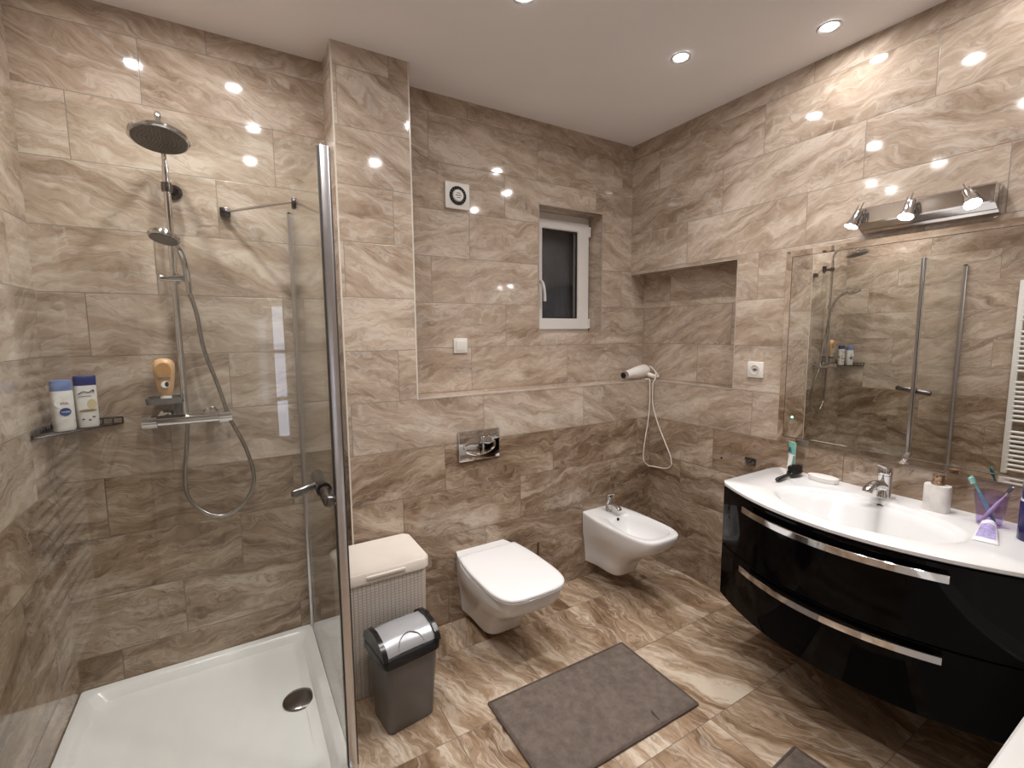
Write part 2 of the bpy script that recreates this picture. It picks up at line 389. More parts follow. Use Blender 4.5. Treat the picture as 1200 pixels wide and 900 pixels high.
# ------------------------------------------------------------------ window
wy = .125
win = bpy.data.objects.new('window_1', None); COL.objects.link(win); win.location = ((WX0+WX1)/2, wy, WZ0); win['kind'] = 'structure'
def frame_ring(o, inn, y0, y1, cb=.003):
    def rr4(x0, x1, z0, z1, y): return [Vector((x0, y, z0)), Vector((x1, y, z0)), Vector((x1, y, z1)), Vector((x0, y, z1))]
    (x0, x1, z0, z1), (u0, u1, v0, v1) = o, inn
    b = BM(); R_ = [rr4(u0, u1, v0, v1, y1), rr4(u0, u1, v0, v1, y0+cb), rr4(u0-cb, u1+cb, v0-cb, v1+cb, y0), rr4(x0+cb, x1-cb, z0+cb, z1-cb, y0), rr4(x0, x1, z0, z1, y0+cb), rr4(x0, x1, z0, z1, y1)]
    loft(b, R_ + [R_[0]], False, False); return b
b = frame_ring((WX0, WX1, WZ0, WZ1), (WX0+.05, WX1-.035, WZ0+.03, WZ1-.055), wy, wy+.07)
obj('window_frame', b, 'pvc', win)
sx0, sx1, sz0, sz1 = -.690, -.262, 1.462, 2.118
gx0, gx1, gz0, gz1 = -.618, -.350, 1.531, 2.063
b = frame_ring((sx0, sx1, sz0, sz1), (gx0, gx1, gz0, gz1), wy-.018, wy+.03, .005)
sash = obj('window_sash', b, 'pvc', win)
b = frame_ring((gx0, gx1, gz0, gz1), (gx0+.006, gx1-.006, gz0+.006, gz1-.006), wy-.010, wy, .001)
obj('gasket', b, 'rubber', sash, smooth=False)
b = BM(); box(b, (gx0, wy+.004, gz0), (gx1, wy+.012, gz1)); obj('pane', b, 'pane', sash, smooth=False)
b = BM()
prof = [(WX0+.04 + i*.0105, wy+.085 + (.0025 if i % 2 else 0)) for i in range(40)]
loft(b, [[Vector((x, y, z)) for x, y in prof] for z in (WZ0, WZ1)], False, False, closed=False); 
for f in list(b.faces): pass
bmesh.ops.solidify(b, geom=b.faces[:], thickness=.004)
obj('blind', b, 'blind', win, 'dark grey blind behind the window pane', smooth=False)
b = BM(); hx = -.655; box(b, (hx-.014, wy-.026, 1.70), (hx+.014, wy-.016, 1.765), .004)
tube(b, spline([(hx, wy-.02, 1.735), (hx, wy-.055, 1.745), (hx+.012, wy-.062, 1.72), (hx+.022, wy-.060, 1.67), (hx+.026, wy-.056, 1.63)], 6), .0095, 10)
obj('window_handle', b, 'pvc', win)
for z in (1.50, 2.07):
    b = BM(); tube(b, [(sx1+.004, wy-.018, z-.03), (sx1+.004, wy-.018, z+.03)], .008, 10); obj('hinge', b, 'pvc', win)
# ------------------------------------------------------------------ ceiling spotlights
def ceiling_light(x, y, label):
    t = thing('ceiling_spotlight', label, 'spotlight', (x, y, H), 'recessed ceiling spotlights')
    b = BM(); prof = [(.030, -.001), (.042, -.001), (.043, -.004), (.040, -.007), (.033, -.006), (.029, -.002)]
    rings = [[Vector((x + r*math.cos(2*math.pi*k/28), y + r*math.sin(2*math.pi*k/28), H+h)) for k in range(28)] for r, h in prof + [prof[0]]]
    loft(b, rings, False, False); obj('ring', b, 'satin', t)
    b = BM(); lathe(b, [(.026, -.001), (.026, -.003), (.022, -.005)], (x, y, H), 24); obj('bulb', b, 'bulb', t)
    ld = bpy.data.lights.new('beam', 'SPOT'); ld.energy = SPOT_WATTS; ld.color = (1, .965, .935); ld.spot_size = R(118); ld.spot_blend = 1; ld.shadow_soft_size = .022
    lo = bpy.data.objects.new('beam', ld); COL.objects.link(lo); lo.parent = t; lo.location = (0, 0, -.012)
    return t
first = ceiling_light(-.534, -.801, 'lit recessed ceiling spotlight right of the ceiling middle, out from the back corner')
def dup(root, loc, label):
    r = root.copy(); COL.objects.link(r); r.location = loc; r['label'] = label
    for ch in list(root.children):
        c = ch.copy(); COL.objects.link(c); c.parent = r
    return r
for x, y, l in ((-.205, -1.224, 'lit recessed ceiling spotlight nearest the tops of the right wall tiles, over the washbasin'),
                (-1.305, -.775, 'lit recessed ceiling spotlight cut off by the top edge of the photo'),
                (-2.06, -.86, 'recessed ceiling spotlight over the front glass edge of the shower, out of frame'),
                (-2.53, -.41, 'recessed ceiling spotlight over the shower tray by the left wall'),
                (-2.16, -.42, 'recessed ceiling spotlight over the shower tray by the side glass'),
                (-1.33, -1.44, 'recessed ceiling spotlight above the middle of the floor, out of frame'),
                (-2.06, -1.44, 'recessed ceiling spotlight in front of the shower, out of frame'),
                (-.56, -1.43, 'recessed ceiling spotlight in front of the vanity, out of frame'),
                (-.20, -1.84, 'recessed ceiling spotlight over the right end of the vanity, out of frame')):
    cp = dup(first, (x, y, H), l)
    if x > -.3:      # the two by the right wall are swivelled towards the room
        for ch in cp.children:
            if ch.type == 'LIGHT': ch.rotation_euler = (0, R(26), 0)
# ------------------------------------------------------------------ shower tray
TX0, TX1, TY0, TY1, TZ = XL, -2.0, 0.0, -.875, .105
def rrect(x0, x1, y0, y1, r, z, n=6):
    pts = []
    for cx, cy, a0 in ((x1-r, y1-r, 0), (x0+r, y1-r, 90), (x0+r, y0+r, 180), (x1-r, y0+r, 270)):
        for k in range(n+1):
            a = R(a0 + 90*k/n); pts.append(Vector((cx+r*math.cos(a), cy+r*math.sin(a), z)))
    return pts
tray = thing('shower_tray', 'low white shower tray filling the corner between the tiled walls', 'shower tray', ((TX0+TX1)/2, (TY0+TY1)/2, 0))
b = BM()
loft(b, [rrect(TX0, TX1, TY1, TY0, .012, 0), rrect(TX0, TX1, TY1, TY0, .012, TZ-.008), rrect(TX0+.004, TX1-.004, TY1+.004, TY0-.004, .012, TZ),
         rrect(TX0+.03, TX1-.03, TY1+.03, TY0-.03, .03, TZ), rrect(TX0+.038, TX1-.038, TY1+.038, TY0-.038, .035, TZ-.006), rrect(TX0+.055, TX1-.055, TY1+.055, TY0-.055, .05, TZ-.034), rrect(TX0+.09, TX1-.09, TY1+.09, TY0-.09, .06, TZ-.04),
         rrect(-2.2, -2.0-.09, -.52, -.34, .05, TZ-.045)])
obj('basin', b, 'acrylic', tray)
b = BM(); lathe(b, [(.057, 0), (.057, .006), (.054, .009), (.03, .012), (.001, .0125)], (-2.107, -.418, TZ-.0445), 32); obj('drain_cover', b, 'dark_metal', tray, 'dark chrome drain cover')
# ------------------------------------------------------------------ shower glass
GX, GY, GT = -2.0, -.848, 1.948
enc = thing('shower_enclosure', 'clear glass corner shower enclosure with aluminium edge profiles standing on the tray', 'shower enclosure', (GX, GY, TZ))
b = BM(); box(b, (GX-.003, GY+.012, TZ+.008), (GX+.003, -.012, GT)); obj('side_glass', b, 'glass', enc, smooth=False)
b = BM(); box(b, (XL+.012, GY-.003, TZ+.008), (GX-.014, GY+.003, GT)); obj('front_glass', b, 'glass', enc, smooth=False)
b = BM(); box(b, (GX-.013, GY-.011, TZ), (GX+.012, GY+.013, GT+.002), .003)
post = obj('corner_profile', b, 'satin', enc)
for x, w, y0, y1 in ((GX-.0165, .0035, GY-.006, GY+.009), (GX+.012, .0035, GY-.010, GY-.005)):
    b = BM(); box(b, (x, y0, TZ), (x+w, y1, GT), .001); obj('magnet_seal', b, 'seal', post, 'dark grey seal strip')
b = BM(); box(b, (GX-.006, -.022, TZ), (GX+.010, 0, GT-.002), .003); tube(b, [(GX+.0, -.024, TZ), (GX+.0, -.024, GT-.002)], .0105, 14); wp = obj('wall_profile', b, 'satin', enc)
b = BM(); tube(b, [(GX, -.018, GT-.002), (GX, -.018, GT+.006)], .009, 12); obj('cap', b, 'dark_metal', wp)
b = BM(); box(b, (XL, GY-.012, TZ), (XL+.018, GY+.008, GT-.002), .003); tube(b, [(XL+.02, GY, TZ), (XL+.02, GY, GT-.002)], .009, 12); wp2 = obj('wall_profile', b, 'satin', enc)
b = BM(); tube(b, [(XL+.016, GY, GT-.002), (XL+.016, GY, GT+.006)], .014, 12); obj('cap', b, 'dark_metal', wp2)
b = BM(); pill(b, (-2.042, -.930, .988), (-2.045, -.735, 1.012), .0175); dk = obj('door_handle', b, 'dark_metal', enc, 'dark chrome pull handle')
b = BM(); pill(b, (-2.060, -.79, .997), (-2.118, -.80, .985), .0125); obj('inner_grip', b, 'dark_metal', dk)
b = BM(); lathe(b, [(.021, -.008), (.021, .008)], (-2.044, GY, 1.0), 20, axis=(0, 1, 0)); obj('washer', b, 'black', dk)
b = BM(); tube(b, [(-2.232, -.02, 1.930), (-1.996, -.196, 1.958)], .0055, 12); sb = obj('support_bar', b, 'chrome', enc)
b = BM(); box(b, (-2.252, -.030, 1.912), (-2.214, 0, 1.946), .004); obj('wall_bracket', b, 'dark_metal', sb)
b = BM(); box(b, (-2.011, -.212, 1.930), (-1.989, -.184, 1.970), .003); obj('glass_clamp', b, 'dark_metal', sb)
# ------------------------------------------------------------------ shower column
RX, RYY = -2.413, -.062
sh = thing('shower_column', 'chrome rail shower with overhead rose and hand shower on the shower back wall', 'shower', (RX, 0, 1.02))
b = BM(); tube(b, [(RX, RYY, 1.12), (RX, RYY, 2.06)], .0115, 16); obj('riser_rail', b, 'chrome', sh)
b = BM(); tube(b, spline([(RX, RYY, 2.05), (RX, RYY-.004, 2.10), (RX+.001, RYY-.03, 2.135), (RX+.003, RYY-.10, 2.165), (RX+.004, RYY-.155, 2.178), (RX+.004, RYY-.18, 2.170), (RX+.004, RYY-.188, 2.142)], 8), .009, 14)
lathe(b, [(.014, 0), (.017, .008), (.017, .02), (.012, .03)], (RX+.004, RYY-.189, 2.108), 18); obj('overhead_arm', b, 'chrome', sh)
hc = Vector((RX+.006, RYY-.190, 2.098)); hax = Vector((.03, .22, 1)).normalized()
b = BM(); lathe(b, [(.080, -.012), (.0865, -.008), (.087, 0), (.080, .006), (.04, .013), (.016, .02), (.001, .021)], hc, 40, axis=hax); rose = obj('shower_rose', b, 'chrome', sh)
b = BM(); lathe(b, [(.078, -.0105), (.078, -.0135), (.001, -.0135)], hc, 40, axis=hax)
fx, fy = frame(hax)
for ri in range(1, 7):
    for k in range(ri*7):
        a = 2*math.pi*k/(ri*7); p = hc + (fx*math.cos(a)+fy*math.sin(a))*ri*.0118 - hax*.0135
        lathe(b, [(.0022, 0), (.0012, -.0025)], p, 5, axis=hax)
obj('nozzle_plate', b, 'smoke', rose, 'dark grey plate with rubber nozzles')
b = BM(); tube(b, [(RX+.006, RYY, 1.985), (RX+.016, -.004, 1.985)], .011, 14); lathe(b, [(.026, 0), (.026, .008), (.016, .016)], (RX+.018, -.0, 1.985), 22, axis=(0, -1, 0))
lathe(b, [(.017, -.016), (.018, 0), (.017, .016)], (RX, RYY, 1.985), 18); obj('wall_bracket', b, 'dark_metal', sh)
b = BM(); tube(b, [(RX-.040, RYY-.012, 1.655), (RX+.042, RYY-.012, 1.655)], .0115, 14); lathe(b, [(.018, -.02), (.019, 0), (.018, .02)], (RX, RYY, 1.655), 18)
tube(b, [(RX+.034, RYY-.012, 1.655), (RX+.040, RYY-.042, 1.655)], .013, 14); tube(b, [(RX-.036, RYY-.012, 1.655), (RX-.048, RYY-.014, 1.664)], .007, 10); sl = obj('slider', b, 'chrome', sh)
b = BM()
hp = spline([(RX+.046, RYY-.034, 1.600), (RX+.044, RYY-.044, 1.650), (RX+.040, RYY-.062, 1.705), (RX+.028, RYY-.098, 1.752), (RX+.012, RYY-.145, 1.778)], 7)
tube(b, hp, [.0095 + .004*i/len(hp) for i in range(len(hp))], 14)
hd = Vector((RX-.004, RYY-.185, 1.778)); hx2 = Vector((.22, .25, 1)).normalized()
lathe(b, [(.030, -.014), (.045, -.012), (.048, -.004), (.044, .006), (.02, .014), (.001, .016)], hd, 28, axis=hx2); hs = obj('hand_shower', b, 'chrome', sh)
b = BM(); lathe(b, [(.040, -.0125), (.040, -.0150), (.001, -.0150)], hd, 28, axis=hx2); obj('spray_face', b, 'smoke', hs, 'grey spray face')
ho = [(RX+.047, RYY-.03, 1.598), (-2.350, -.085, 1.52), (-2.336, -.075, 1.387), (-2.301, -.07, 1.251), (-2.268, -.075, 1.115), (-2.226, -.06, 1.0), (-2.200, -.05, .89), (-2.202, -.048, .814), (-2.243, -.05, .741), (-2.315, -.05, .709), (-2.379, -.05, .737), (-2.426, -.05, .805), (-2.433, -.052, .889), (-2.421, -.06, .99), (-2.409, -.068, 1.10)]
b = BM(); tube(b, spline(ho, 10), .0076, 10); obj('hose', b, 'hose', sh)
b = BM(); MZ = 1.122
tube(b, [(-2.50, -.068, MZ), (-2.305, -.068, MZ)], .0205, 20)
for x in (-2.476, -2.330):
    tube(b, [(x, -.06, MZ), (x, -.004, MZ+.004)], .014, 14); lathe(b, [(.031, 0), (.031, .006), (.02, .012)], (x, 0, MZ+.004), 22, axis=(0, -1, 0))
mx = obj('mixer', b, 'chrome', sh)
for x0, x1 in ((-2.548, -2.502), (-2.303, -2.259)):
    b = BM(); tube(b, [(x0, -.068, MZ), (x1, -.068, MZ)], .0215, 18)
    for k in range(8):
        a = 2*math.pi*k/8; tube(b, [(x0, -.068+.0205*math.cos(a), MZ+.0205*math.sin(a)), (x1, -.068+.0205*math.cos(a), MZ+.0205*math.sin(a))], .003, 6)
    obj('knob', b, 'chrome', mx)
b = BM(); TRZ = 1.195
loft(b, [rrect(-2.525, -2.418, -.125, -.012, .02, TRZ-.004), rrect(-2.528, -2.415, -.128, -.010, .022, TRZ+.018), rrect(-2.523, -2.420, -.123, -.014, .02, TRZ+.018), rrect(-2.521, -2.422, -.121, -.016, .02, TRZ)])
box(b, (-2.445, -.075, TRZ-.05), (-2.425, -.055, TRZ), .004); obj('soap_tray', b, 'smoke', sh, 'smoked grey tray clipped to the rail')
# upside-down tan bottle standing in the tray
tb = thing('shower_gel_bottle', 'tan shower gel bottle standing cap down in the tray on the shower rail', 'bottle', (-2.468, -.07, TRZ))
b = BM(); prof = [(.018, .022), (.022, .03), (.026, .05), (.031, .085), (.0345, .12), (.034, .142), (.026, .157), (.012, .163), (.001, .164)]
lathe(b, prof, (-2.468, -.07, TRZ), 28, sy=.55); obj('body', b, 'tan', tb)
b = BM(); lathe(b, [(.017, 0), (.018, .004), (.018, .022), (.001, .023)], (-2.468, -.07, TRZ), 24, sy=.7); obj('cap', b, 'white_plastic', tb, 'white cap')
def oval(bm, c, rx, rz, nrm=(0, -1, 0), xd=(1, 0, 0), th=.0012, n=24):
    c = Vector(c); nv = Vector(nrm).normalized(); x = Vector(xd).normalized(); z = Vector((0, 0, 1))
    loft(bm, [[c + nv*h + x*(rx*math.cos(2*math.pi*k/n)) + z*(rz*math.sin(2*math.pi*k/n)) for k in range(n)] for h in (-th, th)])
b = BM(); oval(b, (-2.468, -.0892, TRZ+.118), .023, .030); lb = obj('label', b, 'tan_label', tb)
b = BM(); oval(b, (-2.466, -.0875, TRZ+.066), .0125, .0125); obj('emblem', b, 'ink_white', tb)
b = BM(); oval(b, (-2.461, -.0880, TRZ+.067), .0065, .0095); obj('emblem', b, 'void', tb, 'dark half of the round emblem')
b = BM(); box(b, (-2.488, -.0905, TRZ+.090), (-2.448, -.0885, TRZ+.094)); obj('label_line', b, 'ink_grey', tb)
# corner wire shelf
cs = thing('corner_shelf', 'dark wire corner shelf in the left back corner of the shower', 'shelf', (-2.75, -.06, 1.11))
b = BM(); z0 = 1.118
A, B_, Cc = Vector((XL+.005, -.195, z0)), Vector((-2.612, -.006, z0)), Vector((XL+.005, -.006, z0))
tube(b, [A, B_], .003, 8)
for p, q in ((A, Cc), (Cc, B_)): tube(b, [p+Vector((0, 0, .022)), q+Vector((0, 0, .022))], .003, 8); tube(b, [p, q], .003, 8)
for p in (A, B_, Cc): tube(b, [p, p+Vector((0, 0, .022))], .003, 8)
obj('rim', b, 'dark_metal', cs)
for k in range(1, 14):
    t = k/14; p = Cc.lerp(A, t); q = Cc.lerp(B_, t); b = BM(); tube(b, [p, q], .002, 6); obj('wire', b, 'dark_metal', cs)
for k in range(0, 15):
    t = k/14*2; p = A.lerp(Cc, t) if t <= 1 else Cc.lerp(B_, t-1); b = BM(); tube(b, [p, p+Vector((0, 0, .022))], .0018, 6); obj('upright_wire', b, 'dark_metal', cs)
SZ = 1.1215
def slab(bm, c, w, d, prof, n=24, rot=0):
    """rounded bottle body: prof = (scale_w, scale_d, z)"""
    rings = []; c = Vector(c)
    for sw, sd, z in prof:
        ring = []
        for k in range(n):
            a = 2*math.pi*k/n; ca, sa = math.cos(a), math.sin(a); p = 2/2.8
            x = math.copysign(abs(ca)**p, ca)*w/2*sw; y = math.copysign(abs(sa)**p, sa)*d/2*sd
            ring.append(c + Vector((x*math.cos(rot)-y*math.sin(rot), x*math.sin(rot)+y*math.cos(rot), z)))
        rings.append(ring)
    loft(bm, rings)
# the white shower gel with the blue cap
cA = Vector((-2.753, -.098, SZ)); rA = R(28)
wb = thing('lotion_bottle', 'white bottle with soft blue cap and round blue mark, left one on the corner shelf', 'bottle', cA)
b = BM(); slab(b, cA, .058, .042, [(.9, .9, 0), (1, 1, .006), (1, 1, .10), (.99, .98, .135), (.95, .93, .142)], rot=rA); obj('body', b, 'bottle_white', wb)
b = BM(); slab(b, cA, .058, .042, [(.98, .96, .138), (.98, .96, .160), (.9, .88, .172), (.5, .5, .175)], rot=rA); obj('cap', b, 'cap_blue', wb, 'soft blue cap')
nA = Vector((math.sin(rA), -math.cos(rA), 0)); xA = Vector((math.cos(rA), math.sin(rA), 0))
pA = cA + nA*.0212
b = BM(); oval(b, pA+Vector((0, 0, .066)), .015, .014, nA, xA); obj('logo', b, 'logo_blue', wb, 'round blue mark')
text('logo_letters', 'NIVEA', .0085, 'ink_white', wb, pA+nA*.0014+Vector((0, 0, .066)), xA, (0, 0, 1), 'white letters on the blue mark')
b = BM(); oval(b, pA+Vector((-.003, 0, .096))-xA*.004, .020, .017, nA, xA, .0008); obj('print', b, 'ink_white', wb)
text('print_letters', 'Milk', .013, 'ink_red', wb, pA+nA*.0012+Vector((0, 0, .095)), xA, (0, 0, 1), 'faded red lettering')
# the second bottle
cB = Vector((-2.700, -.052, SZ)); rB = R(18)
hb = thing('shampoo_bottle', 'white bottle with slanted navy cap, right one on the corner shelf', 'bottle', cB)
b = BM(); slab(b, cB, .060, .034, [(.9, .9, 0), (1, 1, .006), (1, 1, .08), (1.02, .98, .145), (1.0, .95, .150)], rot=rB); obj('body', b, 'bottle_white', hb)
b = BM(); slab(b, cB, .060, .034, [(1.02, .98, .149), (1.05, 1.0, .170), (1.05, .96, .180), (.96, .86, .183)], rot=rB); obj('cap', b, 'cap_navy', hb, 'navy blue cap')
nB = Vector((math.sin(rB), -math.cos(rB), 0)); xB = Vector((math.cos(rB), math.sin(rB), 0)); pB = cB + nB*.0172
b = BM(); tube(b, spline([pB-xB*.022+Vector((0, 0, .120)), pB-xB*.008+Vector((0, 0, .128)), pB+xB*.006+Vector((0, 0, .124)), pB+xB*.018+Vector((0, 0, .132)), pB+xB*.020+Vector((0, 0, .124))], 5), .002, 6)
tube(b, [pB-xB*.020+Vector((0, 0, .112)), pB+xB*.012+Vector((0, 0, .112))], .0012, 6); obj('logo', b, 'ink_grey', hb, 'grey wavy mark')
b = BM(); oval(b, pB+xB*.012+Vector((0, 0, .082)), .013, .018, nB, xB, .0006); obj('print', b, 'pale_gold', hb, 'pale yellow patch')
b = BM(); oval(b, pB+Vector((0, 0, .060)), .024, .0045, nB, xB, .0008); obj('print_band', b, 'ink_gold', hb, 'olive band')
b = BM()
for dx, dz in ((-.014, .030), (.003, .026), (.014, .036)): oval(b, pB+xB*dx+Vector((0, 0, dz)), .0045, .003, nB, xB, .0008, 10)
obj('print_specks', b, 'ink_grey', hb)
# ------------------------------------------------------------------ toilet and bidet
def outline(cx, yb, yf, hb, hm, z, n=14, p=3.9, wide=.42):
    """plan outline: half width hb at the wall widening to hm, rounded front"""
    L = yb - yf; left = []
    ss = [i/10*.45 for i in range(10)] + [1-(1-.45)*(1-math.sin(math.pi/2*k/n)) for k in range(n+1)]
    for q in ss:
        w = hb + (hm-hb)*math.sin(min(q/wide, 1)*math.pi/2)
        if q > .45: w *= max(0, 1-((q-.45)/.55)**p)**(1/p)
        left.append((w, yb - L*q))
    return [Vector((cx-w, y, z)) for w, y in left] + [Vector((cx+w, y, z)) for w, y in reversed(left[:-1])]
def bowl(bm, cx, yb, yf, hb, hm, zt, inner=None):
    K = [(zt, 0, 1, 1), (zt-.012, .0, 1.0, 1), (zt-.035, .006, .995, 1), (zt-.07, .03, .96, .99), (zt-.11, .085, .88, .97), (zt-.15, .15, .77, .93), (zt-.19, .205, .68, .88), (zt-.24, .245, .62, .84), (zt-.285, .26, .59, .82), (zt-.30, .275, .55, .80)]
    rings = [outline(cx, yb, yf+dy, hb*kb, max(hm*k, hb*kb*.8), z) for z, dy, k, kb in K]
    rings = rings[::-1]
    if inner: rings += inner
    loft(bm, rings)
yb = YP - .001
wc = thing('toilet', 'white wall hung toilet with closed lid between the hamper and the bidet', 'toilet', (-1.21, yb, .06))
tcx = -1.212; zt = .346
b = BM(); bowl(b, tcx, yb, -.728, .135, .176, zt)
for v in b.verts:      # raised deck behind the seat
    if v.co.y > -.262 and v.co.z > zt-.02: v.co.z += .017
obj('bowl', b, 'ceramic', wc, angle=50)
b = BM(); ys = -.268
rs = lambda dz, ins: outline(tcx, ys-ins*.3, -.738+ins, .160-ins, .178-ins, zt+dz, p=4.2)
loft(b, [rs(.002, .008), rs(.004, .003), rs(.011, .001), rs(.014, .004)]); obj('seat', b, 'seat_plastic', wc, angle=50)
b = BM(); loft(b, [rs(.0155, .004), rs(.017, .0005), rs(.024, .0), rs(.029, .004), rs(.0315, .014), rs(.033, .05)]); obj('lid', b, 'seat_plastic', wc, angle=50)
for dx in (-.085, .085):
    b = BM(); tube(b, [(tcx+dx-.02, ys+.010, zt+.018), (tcx+dx+.02, ys+.010, zt+.018)], .008, 12); obj('hinge', b, 'seat_plastic', wc)
bd = thing('bidet', 'white wall hung bidet with chrome tap by the back right corner', 'bidet', (-.418, yb, .1))
bcx = -.418; bz = .402; b = BM()
def boval(z, ins, y0=-.345, y1=-.672, w=.118): return outline(bcx, y0-ins, y1+ins, (w-ins)*.62, w-ins, z, p=3.1, wide=.5)
rt = lambda z, ins: outline(bcx, yb, -.708+ins, .122-ins, .146-ins, z)
bowl(b, bcx, yb, -.708, .122, .146, bz-.006, [rt(bz-.002, .003), rt(bz, .008), boval(bz, -.004), boval(bz-.004, .002), boval(bz-.03, .012), boval(bz-.07, .028), boval(bz-.10, .055), boval(bz-.112, .085)])
obj('bowl', b, 'ceramic', bd, angle=50)
b = BM(); lathe(b, [(.009, 0), (.009, .002), (.004, .0025)], (bcx, -.353, bz-.016), 16, axis=(0, -1, .25)); obj('overflow', b, 'void', bd, 'dark overflow hole')
def tap(parent, base, d, k=1.0, lever_up=1):
    """single-lever tap: body, spout along d, lever"""
    base = Vector(base); d = Vector(d).normalized()
    b = BM(); lathe(b, [(.024*k, 0), (.0245*k, .006*k), (.022*k, .012*k), (.021*k, .06*k), (.0225*k, .078*k), (.023*k, .092*k)], base, 24)
    t = obj('tap', b, 'chrome', parent)
    z = Vector((0, 0, 1))
    b = BM(); tube(b, spline([base+z*.045*k, base+d*.035*k+z*.060*k, base+d*.075*k+z*.064*k, base+d*.108*k+z*.052*k, base+d*.116*k+z*.040*k], 6), [(.017*(1-.1*i/24))*k for i in range(25)], 16, flat=(1.15, .85)); obj('spout', b, 'chrome', t)
    b = BM(); lathe(b, [(.0235*k, .094*k), (.025*k, .108*k), (.021*k, .122*k), (.008*k, .131*k), (.001, .132*k)], base, 24)
    lv = [base+z*.118*k, base+d*.03*k+z*.132*k, base+d*.072*k+z*(.146*k)]
    tube(b, spline(lv, 6), [.013*k-.0004*k*i for i in range(13)], 14, flat=(1.2, .6)); obj('lever', b, 'chrome', t)
    return t
tap(bd, (-.405, -.262, bz), (-.05, -1, 0), .82)
# flush plate
fp = thing('flush_plate', 'chrome flush plate with two oval buttons on the wall above the toilet', 'flush plate', (-1.212, YP, .815))
b = BM(); box(b, (-1.327, YP-.014, .815), (-1.097, YP, .966), .006); obj('plate', b, 'chrome', fp)
def half_oval(x0, x1, cz, rz, cx, rx, y):
    pts = []
    n = 24
    xs = [x0+(x1-x0)*i/n for i in range(n+1)]
    up = [Vector((x, y, cz + rz*math.sqrt(max(0, 1-((x-cx)/rx)**2)))) for x in xs]; dn = [Vector((x, y, cz - rz*math.sqrt(max(0, 1-((x-cx)/rx)**2)))) for x in reversed(xs)]
    return up + dn
for x0, x1 in ((-1.303, -1.203), (-1.199, -1.125)):
    b = BM(); r1 = half_oval(x0, x1, .888, .048, -1.214, .0895, YP-.0135); r2 = [p+Vector((0, -.006, 0)) for p in r1]
    cen = sum(r2, Vector())/len(r2); r3 = [cen+(p-cen)*.9+Vector((0, -.0025, 0)) for p in r2]
    loft(b, [r1, r2, r3]); obj('button', b, 'chrome', fp)
# toilet brush (mostly hidden behind the toilet)
tbz = thing('toilet_brush', 'dark toilet brush handle standing behind the right side of the toilet', 'toilet brush', (-.905, -.252, 0))
b = BM(); lathe(b, [(.034, 0), (.036, .004), (.036, .16), (.033, .162), (.033, .01), (.001, .01)], (-.905, -.252, 0), 24); obj('holder', b, 'dark_metal', tbz)
b = BM(); tube(b, [(-.905, -.252, .05), (-.897, -.252, .325)], .0055, 10); hb_ = obj('handle', b, 'brown_rod', tbz)
b = BM(); lathe(b, [(.012, .03), (.026, .035), (.028, .11), (.012, .12)], (-.905, -.252, 0), 16); obj('brush_head', b, 'bristle', tbz)
# ------------------------------------------------------------------ hamper and bin
hx0, hx1, hy0, hy1, hz = -1.945, -1.592, -.487, -.196, .525
hm = thing('laundry_hamper', 'cream basket weave laundry hamper with flat lid behind the grey bin', 'hamper', ((hx0+hx1)/2, (hy0+hy1)/2, 0))
b = BM(); loft(b, [rrect(hx0+.022, hx1-.022, hy0+.022, hy1-.012, .03, 0), rrect(hx0+.018, hx1-.018, hy0+.018, hy1-.010, .032, .01), rrect(hx0+.008, hx1-.008, hy0+.008, hy1-.004, .036, hz-.035)]); obj('body', b, 'weave', hm, angle=50)
b = BM(); loft(b, [rrect(hx0, hx1, hy0, hy1, .04, hz-.040), rrect(hx0, hx1, hy0, hy1, .04, hz-.006), rrect(hx0+.004, hx1-.004, hy0+.004, hy1-.004, .038, hz), rrect(hx0+.014, hx1-.014, hy0+.014, hy1-.014, .03, hz), rrect(hx0+.018, hx1-.018, hy0+.018, hy1-.018, .028, hz-.003)]); hl = obj('lid', b, 'cream', hm)
b = BM(); box(b, (-1.855, hy0-.007, hz-.024), (-1.70, hy0+.002, hz-.012), .003); obj('lid_grip', b, 'cream', hl)
bcx_, bcy_, brot = -1.762, -.613, R(7)
bn = thing('waste_bin', 'dark grey swing lid waste bin standing in front of the cream hamper', 'bin', (bcx_, bcy_, 0))
def rr(w, d, r, z): 
    m = Matrix.Rotation(brot, 3, 'Z'); return [m @ p + Vector((bcx_, bcy_, 0)) for p in rrect(-w/2, w/2, -d/2, d/2, r, z)]
b = BM(); loft(b, [rr(.176, .142, .022, 0), rr(.184, .150, .024, .006), rr(.212, .190, .028, .285)]); obj('body', b, 'grey_plastic', bn, angle=50)
b = BM(); loft(b, [rr(.222, .200, .03, .270), rr(.232, .210, .034, .276), rr(.232, .210, .034, .298), rr(.224, .202, .034, .306), rr(.19, .168, .03, .308)], True, False)
m3 = Matrix.Rotation(brot, 3, 'Z')
def bl(x, y, z): return m3 @ Vector((x, y, z)) + Vector((bcx_, bcy_, 0))
# two raised cheeks that carry the swing lid
for sx in (-1, 1):
    arc = [(-.098, .304), (-.098, .312), (-.085, .332), (-.05, .356), (0, .368), (.05, .360), (.085, .336), (.098, .312), (.098, .304)]
    r0 = [bl(sx*.112, y, z) for y, z in arc]; r1 = [bl(sx*.094, y, z+.001) for y, z in arc]
    loft(b, [r0, r1])
obj('rim', b, 'black', bn)
b = BM(); arc = [(-.086, .306), (-.082, .322), (-.052, .347), (0, .358), (.05, .351), (.086, .326)]
for (y0, z0_), (y1, z1_) in zip(arc, arc[1:]):
    pass
top = [[bl(x, y, z + (.003 if abs(x) < .08 else 0)) for x in (-.093, -.08, -.04, 0, .04, .08, .093)] for y, z in arc]
loft(b, top, False, False, closed=False); bmesh.ops.solidify(b, geom=b.faces[:], thickness=.006)
sw = obj('swing_lid', b, 'silver_plastic', bn, angle=50)
